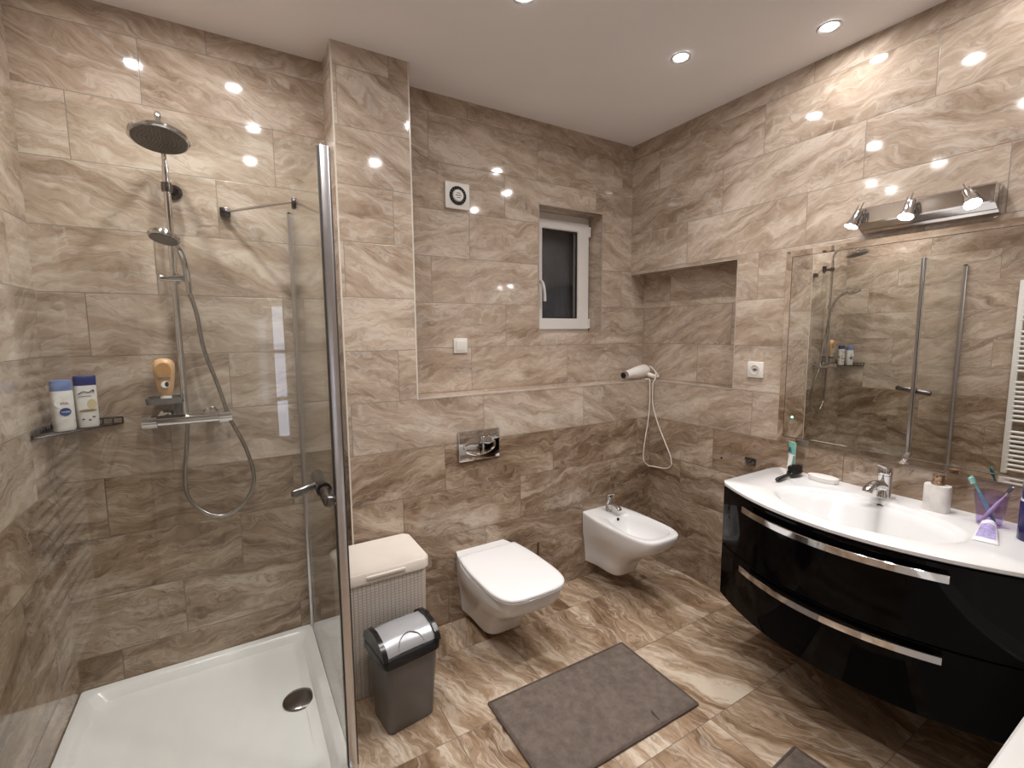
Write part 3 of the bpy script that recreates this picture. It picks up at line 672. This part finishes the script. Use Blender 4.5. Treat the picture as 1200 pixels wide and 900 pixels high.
b = BM(); tube(b, spline([bl(-.050, -.0845, .319), bl(-.035, -.064, .3435), bl(0, -.050, .3535), bl(.035, -.064, .3435), bl(.050, -.0845, .319)], 6), .0016, 6); obj('push_mark', b, 'grey_plastic', sw, 'thin curved push line')
# ------------------------------------------------------------------ bath mats
def mat(name, cx, cy, w, d, rot, label):
    t = thing(name, label, 'bath mat', (cx, cy, 0)); m = Matrix.Rotation(rot, 3, 'Z'); c0 = Vector((cx, cy, 0))
    nx, ny = 150, 92; b = BM(); vs = []
    rnd = random.Random(3)
    for j in range(ny+1):
        row = []
        for i in range(nx+1):
            x, y = (i/nx-.5)*w, (j/ny-.5)*d
            e_ = min(w/2-abs(x), d/2-abs(y)); z = .013*min(1, (e_/.010))**.5 + rnd.uniform(-.0012, .0012) + .002*math.sin(x*23+1)*math.sin(y*31)
            row.append(b.verts.new(m @ Vector((x, y, max(z, .001))) + c0))
        vs.append(row)
    for j in range(ny):
        for i in range(nx): b.faces.new((vs[j][i], vs[j][i+1], vs[j+1][i+1], vs[j+1][i]))
    per = vs[0] + [r[-1] for r in vs[1:]] + vs[-1][-2::-1] + [r[0] for r in vs[-2:0:-1]]
    lo = [b.verts.new((v.co.x, v.co.y, .0003)) for v in per]
    for k in range(len(per)): b.faces.new((per[k-1], per[k], lo[k], lo[k-1]))
    b.faces.new(lo)
    obj('pile', b, 'mat', t, angle=80)
    b = BM(); pts = [m @ Vector(p) + c0 for p in ((-w/2, -d/2, .006), (w/2, -d/2, .006), (w/2, d/2, .006), (-w/2, d/2, .006))]
    for k in range(4): tube(b, [pts[k-1], pts[k]], .0055, 8)
    obj('hem', b, 'hem', t)
    if name == 'bath_mat' and w > .6:
        b = BM(); q = [m @ Vector(p)+c0 for p in ((-.035+.19, -d/2-.003, .008), (-.03+.19, -d/2+.06, .0165))]
        tube(b, q, .003, 6); obj('care_label', b, 'hem', t)
    return t
mat('bath_mat', -1.124, -.965, .695, .418, R(-.6), 'large taupe towelling bath mat on the floor in front of the toilet')
mat('bath_mat', -.955, -1.705, .62, .42, R(3), 'corner of a second grey bath mat at the bottom edge in front of the vanity')
# ------------------------------------------------------------------ vanity
VY0, VY1, VC = -.995, -1.975, -1.485
def front(y, inset=0, k=.158, e0=.415): return -(e0 + k*(1-((y-VC)/.49)**2)) + inset
def vplan(z, inset, n=28, y0=VY0, y1=VY1, back=-.001):
    ysn = [y0-inset + (y1+inset-(y0-inset))*i/n for i in range(n+1)]
    return [Vector((front(y, inset), y, z)) for y in ysn] + [Vector((back, y1+inset, z)), Vector((back, y0-inset, z))]
vz0, vz1, vmid = .268, .768, .505
cab = thing('vanity_cabinet', 'glossy black bow fronted vanity unit hung under the white washbasin', 'cabinet', (-.25, VC, vz0))
b = BM(); hol = lambda z: [Vector((min(-.02, max(p.x+.018, -.6)), VC+(p.y-VC)*.96, z)) for p in vplan(z, .024)]
loft(b, [vplan(vz0, .024), vplan(vz1-.002, .024), hol(vz1-.002), hol(vz0+.018)]); obj('body', b, 'black_gloss', cab, angle=30)
def shell(z0, z1, inset, th, y0=VY0-.012, y1=VY1+.012, n=30):
    b = BM(); rings = []
    for z, ii in ((z0, inset+.002), (z0+.002, inset), (z1-.002, inset), (z1, inset+.002)):
        ysn = [y0+(y1-y0)*i/n for i in range(n+1)]
        rings.append([Vector((front(y, ii), y, z)) for y in ysn] + [Vector((front(y, inset+th), y, z)) for y in reversed(ysn)])
    loft(b, rings); return b
for z0, z1, hz_ in ((vmid+.002, vz1-.004, .728), (vz0+.004, vmid-.002, .478)):
    dr = obj('drawer', shell(z0, z1, .006, .016), 'black_gloss', cab, angle=30)
    b = BM(); n = 30; ya, yb_ = -1.158, -1.800; rings = []
    def hpos(y):
        q = (y-VC)/.32; lift = .022*(1-q*q); return Vector((front(y) - .012 - lift*.55, y, hz_))
    for dx, dz in ((0, -.011), (-.004, -.0122), (-.007, -.011), (-.007, .011), (-.004, .0122), (0, .011)):
        rings.append([hpos(ya+(yb_-ya)*i/n) + Vector((dx, 0, dz)) for i in range(n+1)])
    rings.append(rings[0]); loft(b, rings, False, False, closed=False)
    vlast = None
    for y in (ya+-.012, yb_+.012): box(b, (hpos(y).x-.001, y-.008, hz_-.010), (front(y)+.010, y+.008, hz_+.010))
    bmesh.ops.remove_doubles(b, verts=b.verts, dist=1e-5); bmesh.ops.holes_fill(b, edges=b.edges[:], sides=0)
    obj('handle', b, 'chrome', dr, 'long curved chrome handle')
# washbasin slab with a pointed-oval bowl
CT, CB = .787, .770
wbn = thing('washbasin', 'white bow fronted washbasin with chrome tap on the black vanity unit', 'washbasin', (-.25, VC, CB))
bx, by, brx, bry = -.3075, -1.478, .183, .292
N_ = 96
def ring_ang(fx):
    return [fx(2*math.pi*k/N_) for k in range(N_)]
def edge_pt(a, z, inset):
    """ray from the bowl centre to the slab outline"""
    dx, dy = math.cos(a), math.sin(a); best = 9
    y0, y1 = VY0-inset, VY1+inset
    if dx > 1e-6: best = min(best, (-.001-inset*0-bx)/dx)
    if dy > 1e-6: best = min(best, (y0-by)/dy)
    if dy < -1e-6: best = min(best, (y1-by)/dy)
    lo, hi = 0, best
    if bx+dx*best < front(by+dy*best, inset):
        for _ in range(40):
            md = (lo+hi)/2
            if bx+dx*md < front(by+dy*md, inset): hi = md
            else: lo = md
        best = lo
    return Vector((bx+dx*best, by+dy*best, z))
def bowl_pt(a, z, k, sx=0):
    ca, sa = math.cos(a), math.sin(a)
    x = brx*k*math.copysign(abs(ca)**1.0, ca); y = bry*k*math.copysign(abs(sa)**1.12, sa)
    return Vector((bx+x+sx, by+y, z))
b = BM()
rings = [ring_ang(lambda a: edge_pt(a, CB, .004)), ring_ang(lambda a: edge_pt(a, CB+.003, 0)), ring_ang(lambda a: edge_pt(a, CT-.004, 0)), ring_ang(lambda a: edge_pt(a, CT, .005)),
         ring_ang(lambda a: bowl_pt(a, CT, 1.06)), ring_ang(lambda a: bowl_pt(a, CT-.001, 1.02)), ring_ang(lambda a: bowl_pt(a, CT-.006, .985)), ring_ang(lambda a: bowl_pt(a, CT-.028, .90, .006)), ring_ang(lambda a: bowl_pt(a, CT-.055, .76, .012)),
         ring_ang(lambda a: bowl_pt(a, CT-.078, .55, .018)), ring_ang(lambda a: bowl_pt(a, CT-.09, .3, .02)), ring_ang(lambda a: bowl_pt(a, CT-.093, .12, .02))]
loft(b, rings); obj('basin', b, 'ceramic', wbn, angle=45)
b = BM(); lathe(b, [(.0135, 0), (.0135, .0018), (.010, .003), (.010, .001), (.001, .001)], (bx+brx*.925-.002, by+.0, CT-.022), 20, axis=(-1, 0, .55)); ov = obj('overflow', b, 'chrome', wbn)
b = BM(); lathe(b, [(.0098, .0012), (.0098, .0024), (.001, .0024)], (bx+brx*.925-.002, by, CT-.022), 20, axis=(-1, 0, .55)); obj('hole', b, 'void', ov, 'dark overflow hole')
b = BM(); lathe(b, [(.03, 0), (.03, .003), (.022, .005), (.001, .006)], (bx+.02, by, CT-.0925), 24); obj('plug', b, 'chrome', wbn)
tap(wbn, (-.082, -1.468, CT), (-1, .10, 0), 1.0)
# ------------------------------------------------------------------ things on the washbasin
# standing toothpaste tube
tp0 = Vector((-.046, -1.092, CT)); xd = Vector((-.45, -.89, 0)).normalized(); nd = Vector((-.89, .45, 0)).normalized()
def flat_tube(bm, c, w0, w1, d0, z0, z1, n=24, steps=8):
    rings = []
    for i in range(steps+1):
        t = i/steps; w = w0+(w1-w0)*t; d = d0*(1-t)+.0018*t
        rings.append([c + xd*(w/2*math.cos(2*math.pi*k/n)) + nd*(d/2*math.sin(2*math.pi*k/n)) + Vector((0, 0, z0+(z1-z0)*t)) for k in range(n)])
    loft(bm, rings)
tt = thing('toothpaste_tube', 'green and white toothpaste tube standing on its cap by the mirror corner', 'toothpaste', tp0)
b = BM(); flat_tube(b, tp0, .036, .054, .034, .022, .145); obj('body', b, 'bottle_white', tt)
b = BM(); lathe(b, [(.016, 0), (.017, .003), (.0155, .022), (.001, .0225)], tp0, 22); obj('cap', b, 'white_plastic', tt)
def band(z0, z1, f, mt, lab, x0=-1, x1=1):
    b = BM(); g = []
    for z in (z0, z1):
        t = (z-.022)/.123; w = .036+.018*t; d = .034*(1-t)+.0018*t
        g.append([tp0 + xd*(w/2*1.005*math.sin(a)) + nd*(d/2*math.cos(a)+.0009) + Vector((0, 0, z)) for a in [math.pi/2*(x0+(x1-x0)*k/10) for k in range(11)]])
    loft(b, g, False, False, closed=False); bmesh.ops.solidify(b, geom=b.faces[:], thickness=.0006)
    obj(f, b, mt, tt, lab)
band(.09, .144, 'print_band', 'green', 'sea green upper half'); band(.096, .118, 'print_block', 'cap_navy', 'navy patch', -.5, .3); band(.100, .126, 'print_block', 'magenta', 'magenta patch', -.95, -.55); band(.046, .078, 'print_block', 'ink_grey', 'dark letters patch', -.75, -.35)
band(.040, .085, 'print_edge', 'green', 'green edge', .55, 1)
# hairbrush
hbz = thing('hairbrush', 'black hairbrush lying at the left end of the washbasin', 'hairbrush', (-.15, -1.125, CT))
p0, p1 = Vector((-.248, -1.140, CT+.011)), Vector((-.035, -1.128, CT+.022))
b = BM(); dd = (p1-p0).normalized()
tube(b, [p0-dd*.002, p0+dd*.004, p0+dd*.02, p0+dd*.06, p0+dd*.095, p0+dd*.115], [.003, .0085, .0105, .0085, .0075, .009], 14); obj('handle', b, 'black', hbz)
b = BM(); tube(b, [p0+dd*.108, p0+dd*.118, p0+dd*.14, p0+dd*.17, p0+dd*.195, p0+dd*.208], [.009, .017, .025, .026, .020, .006], 18, flat=(1, .5)); obj('head', b, 'black', hbz)
b = BM()
for i in range(11):
    for j in range(-3, 4):
        c_ = p0 + dd*(.124+.0075*i); sx = Vector((dd.y, -dd.x, 0)); w = .022*math.sqrt(max(0, 1-((i-5)/6.2)**2))
        q = c_ + sx*(w*j/3) + Vector((0, 0, .010)); tube(b, [q, q+Vector((0, 0, .017))], .0014, 5)
obj('bristles', b, 'bristle', hbz)
# soap dish
sdc = Vector((-.062, -1.238, CT))
b = BM(); r_ = lambda k, z: [sdc + Vector((.034*k*math.cos(2*math.pi*i/36), .062*k*math.sin(2*math.pi*i/36), z)) for i in range(36)]
loft(b, [r_(.84, 0), r_(.92, .003), r_(1, .020), r_(.985, .023), r_(.93, .022), r_(.88, .012), r_(.80, .008)])
tag(obj('soap_dish', b, 'white_plastic'), 'small oval white soap dish between the hairbrush and the tap', 'soap dish')
# soap dispenser
sc = Vector((-.078, -1.627, CT))
sdp = thing('soap_dispenser', 'white marbled soap dispenser with bronze pump right of the tap', 'soap dispenser', sc)
b = BM(); slab(b, sc, .056, .076, [(.97, .97, 0), (1, 1, .004), (1, 1, .090), (.96, .97, .096), (.5, .5, .098)], n=36); obj('bottle', b, 'marble', sdp)
b = BM(); lathe(b, [(.020, .0965), (.020, .108), (.017, .110), (.0165, .128), (.0175, .133), (.016, .136), (.001, .137)], sc, 24)
tube(b, [sc+Vector((0, 0, .130)), sc+Vector((-.028, .004, .130))], .006, 10); obj('pump', b, 'bronze', sdp, 'bronze pump head')
# tumbler and toothbrushes
cc = Vector((-.092, -1.770, CT))
b = BM(); lathe(b, [(.030, 0), (.032, .003), (.0395, .075), (.044, .112), (.0425, .113), (.0375, .075), (.0295, .007), (.001, .006)], cc, 32)
tag(obj('tumbler', b, 'purple'), 'clear purple plastic tumbler holding toothbrushes', 'tumbler')
def toothbrush(name, lo, hi, hm_, br, label, hm2=None):
    lo, hi = Vector(lo), Vector(hi); d = (hi-lo).normalized(); x, y = frame(d)
    t = thing(name, label, 'toothbrush', lo)
    b = BM(); L = (hi-lo).length
    tube(b, [lo, lo+d*.01, lo+d*L*.5, lo+d*(L-.055), lo+d*(L-.045)], [.004, .0058, .0062, .0042, .0032], 10); tube(b, [lo+d*(L-.047), lo+d*(L-.030), lo+d*(L-.022), lo+d*(L-.004), hi], [.0032, .0034, .006, .006, .003], 10, flat=(1, .6)); obj('handle', b, hm_, t)
    b = BM(); nv = Vector((-1, .3, 0)); nv = (nv - d*nv.dot(d)).normalized(); sv = d.cross(nv)
    for i in range(6):
        for j in (-1, 0, 1):
            q = lo+d*(L-.023+.0036*i)+sv*j*.003; tube(b, [q, q+nv*.013], .0015, 5)
    obj('bristles', b, br, t)
toothbrush('toothbrush', cc+Vector((.006, -.012, .012)), cc+Vector((-.012, .052, .158)), 'teal', 'mint', 'teal toothbrush with mint bristles leaning left in the purple tumbler')
toothbrush('toothbrush', cc+Vector((-.004, .016, .012)), cc+Vector((.000, -.050, .145)), 'brush_pink', 'ink_grey', 'pale pink toothbrush leaning right in the purple tumbler')
# crumpled tube lying in front of the tumbler
ct = thing('hand_cream_tube', 'crumpled white and lilac tube lying in front of the purple tumbler', 'tube', (-.24, -1.80, CT))
h0, h1 = Vector((-.158, -1.785, CT)), Vector((-.300, -1.812, CT)); dv = (h1-h0).normalized(); sv = Vector((dv.y, -dv.x, 0))
b = BM(); rings = []
for i in range(15):
    t = i/14; w = .019+.011*t; hh = .0165*(1-t)**.8+.0014; zc = hh+.0008+.0025*math.sin(t*9)*t*(1-t)
    rings.append([h0+dv*(.135*t)+sv*(w*math.cos(2*math.pi*k/24))+Vector((0, 0, zc+hh*math.sin(2*math.pi*k/24)*(1+.12*math.sin(5*t+k)))) for k in range(24)])
loft(b, rings); ctb = obj('body', b, 'tube', ct)
b = BM(); tube(b, [h0+Vector((0, 0, .0165)), h0-dv*.018+Vector((0, 0, .0165))], .0155, 18); obj('cap', b, 'white_plastic', ct)
b = BM(); rings = []
for i in range(3, 13):
    t = i/14; w = .019+.011*t; hh = .0165*(1-t)**.8+.0014; zc = hh+.0014+.0025*math.sin(t*9)*t*(1-t)
    rings.append([h0+dv*(.135*t)+sv*(w*.98*math.cos(a))+Vector((0, 0, zc+hh*1.06*math.sin(a)*(1+.12*math.sin(5*t+a/6.283*24)))) for a in [R(35+110*k/10) for k in range(11)]])
loft(b, rings, False, False, closed=False); bmesh.ops.solidify(b, geom=b.faces[:], thickness=.0005); obj('print', b, 'lilac', ct, 'mottled lilac print')
# dark blue bottle at the frame edge
nc = Vector((-.150, -1.882, CT)); nb = thing('navy_bottle', 'dark navy bottle with white neck ring at the right edge of the washbasin', 'bottle', nc)
b = BM(); lathe(b, [(.032, 0), (.034, .003), (.034, .118), (.031, .124), (.001, .125)], nc, 28); obj('body', b, 'navy', nb)
b = BM(); lathe(b, [(.0325, .1245), (.0325, .131), (.001, .1315)], nc, 28); obj('neck_ring', b, 'ink_white', nb, 'white neck ring')
b = BM(); lathe(b, [(.031, .1312), (.031, .155), (.028, .160), (.001, .161)], nc, 28); obj('cap', b, 'cap_navy', nb)
# ------------------------------------------------------------------ mirror
MY0, MY1, MZ0, MZ1 = -.998, -1.99, .918, 1.806
mi = thing('wall_mirror', 'large mirror with a narrow slanted edge on the right wall above the washbasin', 'mirror', (0, VC, MZ0))
w_ = .026
b = BM(); box(b, (-.0058, MY0-w_, MZ0+w_), (-.0002, MY1+w_, MZ1-w_)); obj('mirror_glass', b, 'mirror', mi, smooth=False)
b = BM()
O = [Vector((-.0066, y, z)) for y, z in ((MY0, MZ0), (MY1, MZ0), (MY1, MZ1), (MY0, MZ1))]
I = [Vector((-.0058, y, z)) for y, z in ((MY0-w_, MZ0+w_), (MY1+w_, MZ0+w_), (MY1+w_, MZ1-w_), (MY0-w_, MZ1-w_))]
Bk = [Vector((-.0001, v.y, v.z)) for v in O]; Bi = [Vector((-.0001, v.y, v.z)) for v in I]
loft(b, [Bi, Bk, O, I], False, False); obj('bevelled_edge', b, 'bevel', mi, smooth=False)
b = BM()
for k in range(4):
    tube(b, [I[k-1]+Vector((-.0004, 0, 0)), I[k]+Vector((-.0004, 0, 0))], .0011 if k != 1 else .0022, 6)
obj('bevel_line', b, 'seam', mi)
b = BM(); lathe(b, [(.0045, 0), (.0045, .0015), (.001, .0017)], (-.0064, -1.062, 1.04), 14, axis=(-1, 0, 0)); obj('indicator', b, 'led', mi, 'tiny turquoise light')
# ------------------------------------------------------------------ lamp bar above the mirror
LY0, LY1 = -1.305, -1.702
lf = thing('mirror_lamp', 'chrome wall lamp bar with three lit spots above the mirror', 'wall lamp', (0, (LY0+LY1)/2, 1.81))
b = BM(); pr = [(-.001, 1.822), (-.074, 1.857), (-.080, 1.862), (-.080, 1.915), (-.074, 1.921), (-.001, 1.921)]
loft(b, [[Vector((x, y, z)) for x, z in pr] for y in (LY0, LY1)]); obj('bar', b, 'chrome', lf, smooth=False)
def lamp_spot(y, d):
    d = Vector(d).normalized(); j = Vector((-.112, y, 1.882))
    b = BM(); tube(b, [(-.08, y, 1.886), j], .0065, 12); lathe(b, [(.012, 0), (.012, .006), (.008, .009)], (-.08, y, 1.886), 16, axis=(-1, 0, 0))
    st = obj('spot', b, 'chrome', lf)
    b = BM(); lathe(b, [(.008, -.030), (.013, -.026), (.016, -.012), (.0165, .012), (.022, .024), (.0245, .036), (.0225, .037), (.019, .028)], j, 24, axis=d); obj('spot_head', b, 'chrome', st)
    b = BM(); lathe(b, [(.0205, .030), (.0205, .0365), (.016, .0395), (.001, .0415)], j, 24, axis=d); obj('bulb', b, 'lamp', st)
    x, yv = frame(d)
    b = BM(); tube(b, [j-d*.026, j-d*.062], .0022, 8); tube(b, [j-d*.02+x*.012, j-d*.050+x*.013], .0018, 8); obj('grip_rod', b, 'chrome', st)
lamp_spot(-1.318, (-.35, .28, -1)); lamp_spot(-1.485, (-.45, .02, -1)); lamp_spot(-1.648, (-.45, -.42, -.85))
# ------------------------------------------------------------------ small wall fittings
fx0, fz0 = -1.288, 2.066
fn = thing('extractor_fan', 'square white extractor fan with dark ring high on the back wall', 'fan', (-1.221, 0, fz0))
b = BM(); box(b, (fx0, -.018, fz0), (fx0+.134, 0, fz0+.130), .006); obj('housing', b, 'white_plastic', fn)
fc = Vector((fx0+.067, -.0175, fz0+.065))
b = BM(); lathe(b, [(.046, 0), (.046, .003), (.030, .003), (.030, 0)], fc, 32, axis=(0, -1, 0)); fr = obj('grille_ring', b, 'void', fn, 'dark grille ring')
for k in range(18):
    a = 2*math.pi*k/18; b = BM(); q = Vector((math.cos(a), 0, math.sin(a))); tube(b, [fc+q*.030+Vector((0, -.004, 0)), fc+q*.0455+Vector((0, -.004, 0))], .0009, 5); obj('vane', b, 'ink_grey', fr)
b = BM(); lathe(b, [(.029, 0), (.029, .006), (.026, .009), (.001, .010)], fc, 28, axis=(0, -1, 0)); cp = obj('centre_cap', b, 'white_plastic', fn)
b = BM(); box(b, fc+Vector((-.016, -.0105, -.002)), fc+Vector((.016, -.0085, .002))); oval(b, fc+Vector((0, -.0096, .011)), .012, .002, th=.0006); oval(b, fc+Vector((0, -.0096, -.011)), .012, .002, th=.0006); obj('slot', b, 'ink_grey', cp)
sw = thing('light_switch', 'square white light switch on the back wall left of the window', 'switch', (-1.217, 0, 1.34))
b = BM(); box(b, (-1.256, -.010, 1.341), (-1.178, 0, 1.418), .004); obj('plate', b, 'white_plastic', sw)
b = BM(); box(b, (-1.244, -.015, 1.353), (-1.190, -.008, 1.406), .003, rot=Matrix.Rotation(R(3), 3, 'X')); obj('rocker', b, 'white_plastic', sw)
so = thing('power_socket', 'square white power socket on the right wall beside the niche', 'socket', (0, -.872, 1.21))
b = BM(); box(b, (-.011, -.912, 1.212), (0, -.831, 1.291), .004); obj('plate', b, 'white_plastic', so)
oc = Vector((-.0105, -.8715, 1.2515))
b = BM(); lathe(b, [(.024, 0), (.024, .003), (.021, .003), (.020, -.0), (.001, 0)], oc, 28, axis=(-1, 0, 0)); ri = obj('recess_ring', b, 'cream', so)
b = BM(); lathe(b, [(.0195, .0002), (.0195, .0006), (.001, .0008)], oc, 28, axis=(-1, 0, 0)); obj('recess', b, 'cream', so)
b = BM(); lathe(b, [(.008, .0008), (.008, .0012), (.001, .0013)], oc, 18, axis=(-1, 0, 0)); obj('centre_screw', b, 'ink_grey', so, 'dark centre of the socket')
for dy in (-.0095, .0095):
    b = BM(); lathe(b, [(.003, .0008), (.003, .0014), (.001, .0015)], oc+Vector((0, dy, 0)), 10, axis=(-1, 0, 0)); obj('pin_hole', b, 'void', so)
hk = thing('towel_hook', 'small square chrome hook on the right wall left of the washbasin end', 'hook', (0, -.866, .762))
b = BM(); box(b, (-.010, -.894, .764), (0, -.838, .800), .003); obj('plate', b, 'dark_metal', hk)
b = BM(); tube(b, spline([(-.008, -.866, .782), (-.03, -.866, .780), (-.042, -.866, .784), (-.044, -.866, .796)], 5), .007, 12); obj('peg', b, 'chrome', hk)
b = BM(); lathe(b, [(.006, 0), (.006, .0012), (.001, .0014)], (0, -.70, .760), 14, axis=(-1, 0, 0)); tag(obj('screw_hole', b, 'void'), 'tiny dark plugged screw hole in the right wall left of the hook', 'wall plug')
# ------------------------------------------------------------------ hair dryer on the ledge
hd_ = thing('hair_dryer', 'white hair dryer with cream cord lying on the tiled ledge in the corner', 'hair dryer', (0, -.09, ZL))
dz = ZL + .002
ax0, ax1 = Vector((-.160, -.130, dz+.036)), Vector((.068, -.085, dz+.054)); dd = (ax1-ax0).normalized()
b = BM(); tube(b, [ax0, ax0+dd*.01, ax0+dd*.06, ax0+dd*.12, ax0+dd*.17, ax0+dd*.205, ax0+dd*.225, ax0+dd*.235], [.023, .025, .029, .036, .040, .040, .034, .013], 22); obj('body', b, 'white_plastic', hd_)
b = BM(); tube(b, [ax0-dd*.022, ax0-dd*.018, ax0+dd*.006], [.0215, .023, .0235], 22); nz = obj('nozzle', b, 'chrome', hd_, 'shiny nozzle ring')
b = BM(); tube(b, [ax0-dd*.0232, ax0-dd*.0215], [.018, .019], 20); obj('grille', b, 'void', nz)
b = BM(); hp_ = [ax0+dd*.175+Vector((0, 0, -.01)), Vector((.045, -.115, dz+.030)), Vector((.058, -.145, dz+.020)), Vector((.066, -.168, dz+.0165))]
tube(b, spline(hp_, 6), [.018-.0003*i for i in range(19)], 16); obj('handle', b, 'white_plastic', hd_)
b = BM()
cd = [(.066, -.169, dz+.017), (.074, -.182, dz+.02), (.086, -.13, dz+.060), (.078, -.105, dz+.080), (.080, -.15, dz+.045), (.02, -.205, dz+.010), (-.006, -.214, dz-.012), (-.010, -.213, 1.09), (-.009, -.218, .99), (-.010, -.262, .88), (-.010, -.318, .78), (-.010, -.366, .695), (-.010, -.372, .640), (-.010, -.330, .612), (-.012, -.245, .603), (-.030, -.210, .606), (-.062, -.204, .64), (-.066, -.203, .69), (-.054, -.203, .78), (-.034, -.203, .88), (-.022, -.203, 1.0), (-.026, -.204, 1.12), (-.028, -.202, dz+.006), (-.03, -.17, dz+.006), (-.01, -.165, dz+.005)]
tube(b, spline(cd, 6), .0038, 8); obj('cord', b, 'cord', hd_, 'cream cord hanging in a loop')
# ------------------------------------------------------------------ towel radiator on the left wall (seen in the mirror)
ry0, ry1, rz0, rz1 = -1.19, -1.68, .36, 1.80
rd = thing('towel_radiator', 'white ladder towel radiator seen at the right of the mirror', 'radiator', (XL+.06, (ry0+ry1)/2, rz0))
for y in (ry0, ry1):
    b = BM(); box(b, (XL+.04, y-.018, rz0), (XL+.075, y+.018, rz1), .005); obj('post', b, 'radiator', rd)
z = rz0+.03; k = 0
while z < rz1-.02:
    b = BM(); tube(b, [(XL+.066, ry0, z), (XL+.066, ry1, z)], .0105, 10); obj('rung', b, 'radiator', rd)
    k += 1; z += .036 if k % 9 else .085
b = BM()
for y in (ry0-.03, ry1+.03):
    for zz in (rz0+.12, rz1-.15): tube(b, [(XL, y, zz), (XL+.06, y, zz)], .010, 10)
obj('wall_mount', b, 'radiator', rd)
# ------------------------------------------------------------------ bathtub beside the vanity
ux0, ux1, uy0, uy1, uz = -1.62, -.002, -2.70, -1.988, .505
bt = thing('bathtub', 'white bathtub rim at the bottom right corner beside the black vanity', 'bathtub', ((ux0+ux1)/2, (uy0+uy1)/2, 0))
b = BM(); loft(b, [rrect(ux0, ux1, uy0, uy1, .02, 0), rrect(ux0, ux1, uy0, uy1, .02, uz-.006), rrect(ux0+.006, ux1-.006, uy0+.006, uy1-.006, .02, uz),
                   rrect(ux0+.07, ux1-.07, uy0+.07, uy1-.07, .12, uz), rrect(ux0+.085, ux1-.085, uy0+.08, uy1-.08, .12, uz-.012), rrect(ux0+.13, ux1-.17, uy0+.12, uy1-.12, .14, uz-.25), rrect(ux0+.20, ux1-.26, uy0+.17, uy1-.17, .12, uz-.36)]); obj('tub', b, 'acrylic', bt)
b = BM(); lathe(b, [(.03, 0), (.03, .003), (.001, .005)], (-.45, -2.35, uz-.3595), 24); obj('waste', b, 'chrome', bt)
# ------------------------------------------------------------------ door behind the camera
dd_ = bpy.data.objects.new('door_1', None); COL.objects.link(dd_); dd_.location = (-2.2, YF, 0); dd_['kind'] = 'structure'
sx_0, sx_1, sz_0, sz_1 = -2.015, -1.955, .80, 1.62
b = BM(); R4 = lambda x0, x1, z0, z1, y: [Vector((x0, y, z0)), Vector((x1, y, z0)), Vector((x1, y, z1)), Vector((x0, y, z1))]
Q = [R4(sx_0, sx_1, sz_0, sz_1, YF), R4(sx_0, sx_1, sz_0, sz_1, YF+.035), R4(-2.60, -1.80, .005, 2.02, YF+.035), R4(-2.60, -1.80, .005, 2.02, YF)]
loft(b, Q + [Q[0]], False, False); obj('door_leaf', b, 'pvc', dd_, smooth=False)
b = BM(); box(b, (sx_0, YF+.010, sz_0), (sx_1, YF+.016, sz_1)); obj('door_glass', b, 'lit_glass', dd_, 'frosted slot lit by the next room', smooth=False)
for z in (1.04, 1.34):
    b = BM(); box(b, (sx_0, YF+.008, z-.012), (sx_1, YF+.024, z+.012)); obj('glazing_bar', b, 'pvc', dd_, smooth=False)
b = BM()
for a, c_ in (((-2.67, YF, 0), (-2.60, YF+.045, 2.09)), ((-1.80, YF, 0), (-1.73, YF+.045, 2.09)), ((-2.60, YF, 2.02), (-1.80, YF+.045, 2.09))): box(b, a, c_, .004)
obj('door_frame', b, 'pvc', dd_)
b = BM(); tube(b, [(-1.84, YF+.03, 1.0), (-1.84, YF+.075, 1.0), (-1.95, YF+.078, 1.0)], .009, 12); obj('door_handle', b, 'chrome', dd_)
